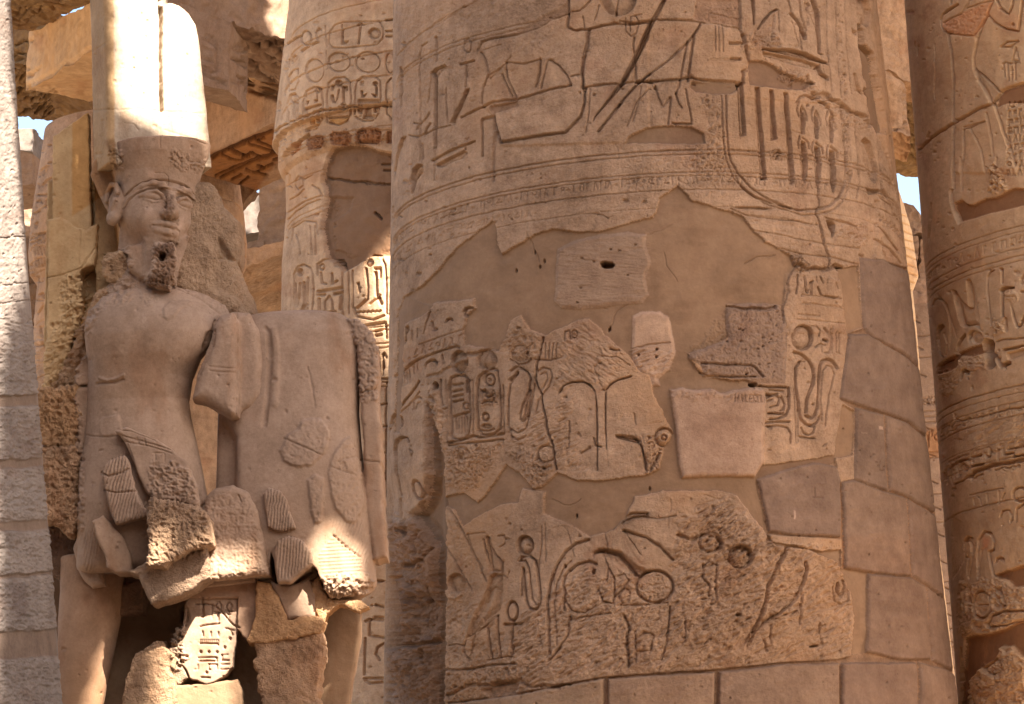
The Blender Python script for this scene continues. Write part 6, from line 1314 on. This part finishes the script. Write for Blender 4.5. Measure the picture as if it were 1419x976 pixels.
cv.tint(q('k', '-200,560 130,400 760,150 900,260 560,760 180,640 -200,560'), (.66, .52, .38), 3, 1); cv.tint(q('k', '150,450 700,215 760,400 560,735 180,620'), (1.2, 1.05, .7), 5, 1)
for k in range(8): G('i', f'{140+k*8},{880-k*8} {340-k*6},{790+k*6}', 4, 5, 1); G('i', f'{110+k*4},{400+k*45} {200},{430+k*42}', 4, 6, 2)
for k in range(26): glyph_row(cv, q('R', f'{235+k%3*4},{60+k*15}')[0], q('R', f'{410},{105+k*15}')[0], 4.5, rs, 2, 1.5) if k % 2 == 0 else None
for off in (0, 14, 28): G('R', ' '.join(f'{x},{y}' for x, y in ((285 + off, 480), (290 + off, 640), (330 + off * .6, 710 - off), (380, 735 - off), (395 - off * .3, 690))), 2, 3, .2)
for k in range(4): G('R', f'{330+k*16},{500+k*4} {335+k*16},{620+k*4}', 2, 3, .3)
for k in range(12): G('R', f'{300+rs.uniform(0,60)},{720+k*14} {360+rs.uniform(0,90)},{760+k*14}', 3.4, 5, 2)
for k in range(9): G('R', f'385,{490+k*40} 430,{510+k*40}', 3.4, 5, 2)
G('n', '285,100 285,330', 1, 1)
# --- left: beam running away from us, its face in warm bounced light, and the carved soffit above
beam('architrave', [(42, 44, 41.5), (150, -6, 38.0), (150, 58, 38.0), (36, 127, 41.5)], (3.0, 2.2, 0), M_WARM, 'ochre architrave with a ledge along its foot, resting on the distant left column', seed=1, amp=.02)
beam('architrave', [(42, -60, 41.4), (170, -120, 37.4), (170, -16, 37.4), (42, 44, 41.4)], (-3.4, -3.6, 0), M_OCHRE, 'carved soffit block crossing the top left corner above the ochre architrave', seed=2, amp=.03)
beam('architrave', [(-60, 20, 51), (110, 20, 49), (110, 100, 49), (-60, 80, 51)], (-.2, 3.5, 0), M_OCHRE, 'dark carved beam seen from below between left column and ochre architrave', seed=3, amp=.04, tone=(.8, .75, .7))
beam('stone_block', [(-20, 180, 62), (45, 178, 62), (44.5, 212, 62), (-20, 200, 62)], (.3, 3.0, 0), M_PALE, 'white sunlit block in the gap beside the left column', 'stone block', seed=4)
beam('stone_block', [(-30, 200, 60), (44.5, 212, 60), (44, 254, 60), (-30, 262, 60)], (.2, 2, 0), M_GREY, 'grey shaded block below the white block in the left gap', 'stone block', seed=5)
beam('distant_wall', [(-40, 262, 66), (110, 180, 66), (110, 330, 66), (-40, 338, 66)], (0, 2, 0), M_GREY, 'grey distant wall behind the far left column', 'wall', seed=6, amp=.05)
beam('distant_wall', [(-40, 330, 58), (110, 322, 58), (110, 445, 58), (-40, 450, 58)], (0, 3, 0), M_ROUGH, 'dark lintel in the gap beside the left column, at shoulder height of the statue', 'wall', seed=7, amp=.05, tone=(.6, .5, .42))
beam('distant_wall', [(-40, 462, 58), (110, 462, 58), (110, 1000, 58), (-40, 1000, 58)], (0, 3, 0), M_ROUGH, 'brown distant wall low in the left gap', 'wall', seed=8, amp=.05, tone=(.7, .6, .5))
# --- centre
beam('architrave', [(180, -110, 33), (460, -70, 35.5), (460, 74, 35.5), (180, -8, 33)], (0.1, 2.3, 0), M_GREY, 'weathered architrave at the top left of the papyrus column, its right end in sun', seed=11, amp=.05)
beam('architrave', [(180, -30, 33.05), (320, 34, 34.1), (318, 127, 34.1), (180, 90, 33.05)], (.1, .9, 0), M_GREY, 'grey block with a carved cartouche just right of the crown', 'architrave', seed=12, amp=.02)
beam('architrave', [(258, 110, 42.0), (425, 30, 39.4), (425, 144, 39.4), (258, 234, 42.0)], (.81, 1.5, 0), M_SAND, 'pinkish plain architrave with an ochre painted soffit, behind the crown', seed=13, amp=.012)
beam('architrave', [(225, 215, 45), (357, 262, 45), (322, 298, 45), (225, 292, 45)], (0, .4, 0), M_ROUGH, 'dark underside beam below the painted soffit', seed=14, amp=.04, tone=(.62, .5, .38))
beam('stone_block', [(318, 305, 56), (361, 262, 56), (361.5, 322, 56), (318, 328, 56)], (-.3, 2.2, 0), M_PALE, 'bright sunlit block in the gap beside the papyrus column', 'stone block', seed=15, amp=.02, kind='thing')
beam('wall_pier', [(361.5, 258, 53), (430, 220, 53), (430, 340, 53), (361.5, 372, 53)], (0, 2.2, 0), M_GREY, 'rough grey pier left of the papyrus column', 'pier', seed=16, amp=.05)
beam('architrave', [(300, 350, 52), (430, 330, 52), (430, 340, 52), (300, 384, 52)], (.3, 7, 0), M_SAND, 'plain low architrave with a broad brown soffit beside the statue shoulder', seed=17, amp=.03)
beam('wall_pier', [(330, 340, 52.9), (364, 334, 52.9), (364, 372, 52.9), (330, 382, 52.9)], (0, 1.6, 0), M_GREY, 'grey block under the sunlit block', 'pier', seed=18, amp=.03)
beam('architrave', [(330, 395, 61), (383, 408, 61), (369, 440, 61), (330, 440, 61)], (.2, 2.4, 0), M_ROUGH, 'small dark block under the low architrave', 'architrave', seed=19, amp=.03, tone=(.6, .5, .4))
beam('stone_block', [(382, 415, 64), (410, 405, 64), (410, 450, 64), (382, 450, 64)], (0, 2, 0), M_PALE, 'small pale block above the second body beside the papyrus column', 'stone block', seed=20, amp=.03)
# --- right gap
beam('architrave', [(1150, -90, 33), (1300, 10, 35), (1300, 128, 35), (1150, 72, 33)], (.3, 1.2, 0), M_SAND, 'inscribed architrave high in the right gap', seed=21, amp=.03)
beam('architrave', [(1170, 60, 32.5), (1254, 116, 33.6), (1261, 191, 33.6), (1170, 158, 32.5)], (.1, 1.1, 0), M_SAND, 'beam end with nested cartouche lines in the right gap', seed=22, amp=.02)
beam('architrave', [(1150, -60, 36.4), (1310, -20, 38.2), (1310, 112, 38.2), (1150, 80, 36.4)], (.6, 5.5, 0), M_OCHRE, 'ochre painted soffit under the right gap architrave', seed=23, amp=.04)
beam('stone_block', [(1225, 268, 52), (1283, 292, 52), (1285, 328, 52), (1225, 316, 52)], (0, 1.6, 0), M_GREY, 'top block of the grey pile in the right gap', 'stone block', seed=24, amp=.07)
beam('stone_block', [(1225, 318, 52), (1271, 328, 52), (1273, 388, 52), (1225, 380, 52)], (0, 1.6, 0), M_GREY, 'left block of the grey pile in the right gap', 'stone block', seed=25, amp=.05)
beam('stone_block', [(1272, 332, 52.1), (1310, 338, 52), (1310, 392, 52), (1274, 388, 52.1)], (0, 1.6, 0), M_GREY, 'right block of the grey pile in the right gap', 'stone block', seed=26, amp=.05)
beam('stone_block', [(1225, 384, 52), (1310, 394, 52), (1310, 436, 52), (1225, 430, 52)], (0, 1.6, 0), M_GREY, 'wide lowest block of the grey pile in the right gap', 'stone block', seed=27, amp=.05, tone=(.95, .92, .95))
beam('distant_wall', [(1100, 432, 53), (1420, 440, 53), (1420, 1010, 53), (1100, 1010, 53)], (0, 2, 0), M_ROUGH, 'brown wall behind the shaded column in the right gap', 'wall', seed=28, amp=.05, tone=(.8, .7, .65))
# ================================================================== GROUND
g_ = mesh_obj('ground', [[-900, -900, 0], [900, -900, 0], [900, 900, 0], [-900, 900, 0]], [[0, 1, 2, 3]], M_SANDG, smooth=False); g_['kind'] = 'structure'
# ================================================================== UNSEEN SHADE SLABS OVERHEAD (added to block the sun, gaps cut to shape the sun patches)
LIT = []   # (outline on the photograph, distance of the surface there)
def lit(s, Y): LIT.append((q('P', s), Y))
lit('151,-90 298,-90 298,208 288,204 262,194 230,184 151,176', 17.42)
def leftY(px, py):
    e = 12 + .07 * py; t = np.clip(1 - (e - px) / 405, -1, 1); return 15.0 - 1.36 * np.sqrt(np.maximum(1 - t * t, 0))
lit('-140,-90 5,-90 14,60 34,330 36,380 12,450 4,540 0,1100 -140,1100', leftY)
lit('355,-90 356,10 354,75 470,90 470,-90', 35.0)
lit('494,-60 530,-60 530,10 512,14 496,12', 28.8)
lit('516,366 528,352 560,350 560,556 528,548 521,520 519,490 508,480 506,450 510,430 505,400 508,380', 28.75)
lit('252,826 328,826 326,885 322,925 330,945 334,1010 205,1010 214,952 210,900 224,892 238,893 250,868', 17.46)
lit('148,915 158,924 142,1010 112,1010 124,955', 17.57)
lit('428,764 452,736 476,734 504,750 510,800 502,828 452,830 438,795', 17.36)
lit('318,255 361,255 361,326 345,322 318,320', 56)
lit('10,170 45,172 45,210 10,204', 62)
def ray_px(X, Y, Z, Yd):
    """follow the sunbeam from the roof point down to the plane y=Yd, return its photograph position"""
    t = (Y - Yd) / SUN[1]
    P = np.stack([X - SUN[0] * t, Yd + 0 * X, Z - SUN[2] * t], -1)
    px, py = project(P.reshape(-1, 3)); return px.reshape(X.shape), py.reshape(X.shape)
def shade_slab(name, z, x0, x1, y0, y1, d0, d1, cell, thick, gnd, pxr=(-130, 1500)):
    xs = np.arange(x0, x1, cell); ys = np.arange(y0, y1, cell); X, Y = np.meshgrid(xs, ys, indexing='ij'); Z = np.full_like(X, z)
    need = np.zeros(X.shape, bool)
    for d in np.arange(d0, d1, 1.0):
        px, py = ray_px(X, Y, Z, d); need |= (px > pxr[0]) & (px < pxr[1]) & (py > -70) & (py < 1060)
    if gnd:
        t = Z / SUN[2]; gx = X - SUN[0] * t; gy = Y - SUN[1] * t; need |= (gx > -6) & (gx < 2.6) & (gy > 9) & (gy < 18.5)
    for poly, Yd in LIT:
        if callable(Yd):
            px = np.full_like(X, 9e3); py = np.full_like(X, 9e3); hit = np.zeros(X.shape, bool)
            for y_ in np.arange(13.62, 15.0, .04):
                a_, b_ = ray_px(X, Y, Z, y_); e_ = 12 + .07 * b_; h_ = (~hit) & (a_ < e_) & (leftY(a_, b_) <= y_)
                px[h_] = a_[h_]; py[h_] = b_[h_]; hit |= h_
        else: px, py = ray_px(X, Y, Z, Yd)
        ins = Canvas.dist(poly, px.astype(np.float32), py.astype(np.float32), True) < 0
        need &= ~ins
    # build the slab: top, underside and the cut rims, its rims slanting with the beams
    nx, ny = need.shape; g = np.arange((nx + 1) * (ny + 1)).reshape(nx + 1, ny + 1)
    GX, GY = np.meshgrid(x0 + cell * (np.arange(nx + 1) - .5), y0 + cell * (np.arange(ny + 1) - .5), indexing='ij')
    lo = np.stack([GX, GY, np.full_like(GX, z)], -1).reshape(-1, 3); hi = lo + SUN / SUN[2] * thick; n0 = len(lo)
    V = np.vstack([lo, hi]); I, J = np.nonzero(need)
    a, b, c, d = g[I, J], g[I + 1, J], g[I + 1, J + 1], g[I, J + 1]
    Q = [np.stack([d, c, b, a], 1), np.stack([a, b, c, d], 1) + n0]
    pad = np.zeros((nx + 2, ny + 2), bool); pad[1:-1, 1:-1] = need
    for di, dj, e0, e1 in ((-1, 0, 3, 0), (1, 0, 1, 2), (0, -1, 0, 1), (0, 1, 2, 3)):
        m = ~pad[I + 1 + di, J + 1 + dj]; cs = (a, b, c, d); p, r = cs[e0][m], cs[e1][m]
        Q.append(np.stack([p, r, r + n0, p + n0], 1))
    Q = np.concatenate(Q); u, inv = np.unique(Q.ravel(), return_inverse=True)
    o = mesh_obj(name, V[u], inv.reshape(-1, 4), M_SAND, None, smooth=False); o['kind'] = 'structure'
    return o
shade_slab('shade_slab', 12.5, -8, 12, -2, 18, 13.6, 18.6, .06, .3, False, (-130, 545))  # unseen, added to shade the statue and the left column
shade_slab('shade_slab', 21.0, -14, 36, -22, 62, 18.7, 67, .11, .4, True)  # unseen, added to shade everything farther off and the ground before the statue

# unseen wall added behind the camera, blocks low sky to darken the lower parts
def box(name, x0, x1, y0, y1, z0, z1, mat):
    V = [[x, y, z] for z in (z0, z1) for x, y in ((x0, y0), (x1, y0), (x1, y1), (x0, y1))]
    o = mesh_obj(name, V, [[3, 2, 1, 0], [4, 5, 6, 7], [0, 1, 5, 4], [1, 2, 6, 5], [2, 3, 7, 6], [3, 0, 4, 7]], mat, smooth=False); o['kind'] = 'structure'; return o
box('wall', -20, 34, -4.4, -3.0, 0, 11.5, M_SAND)  # added and sized to block low sky light
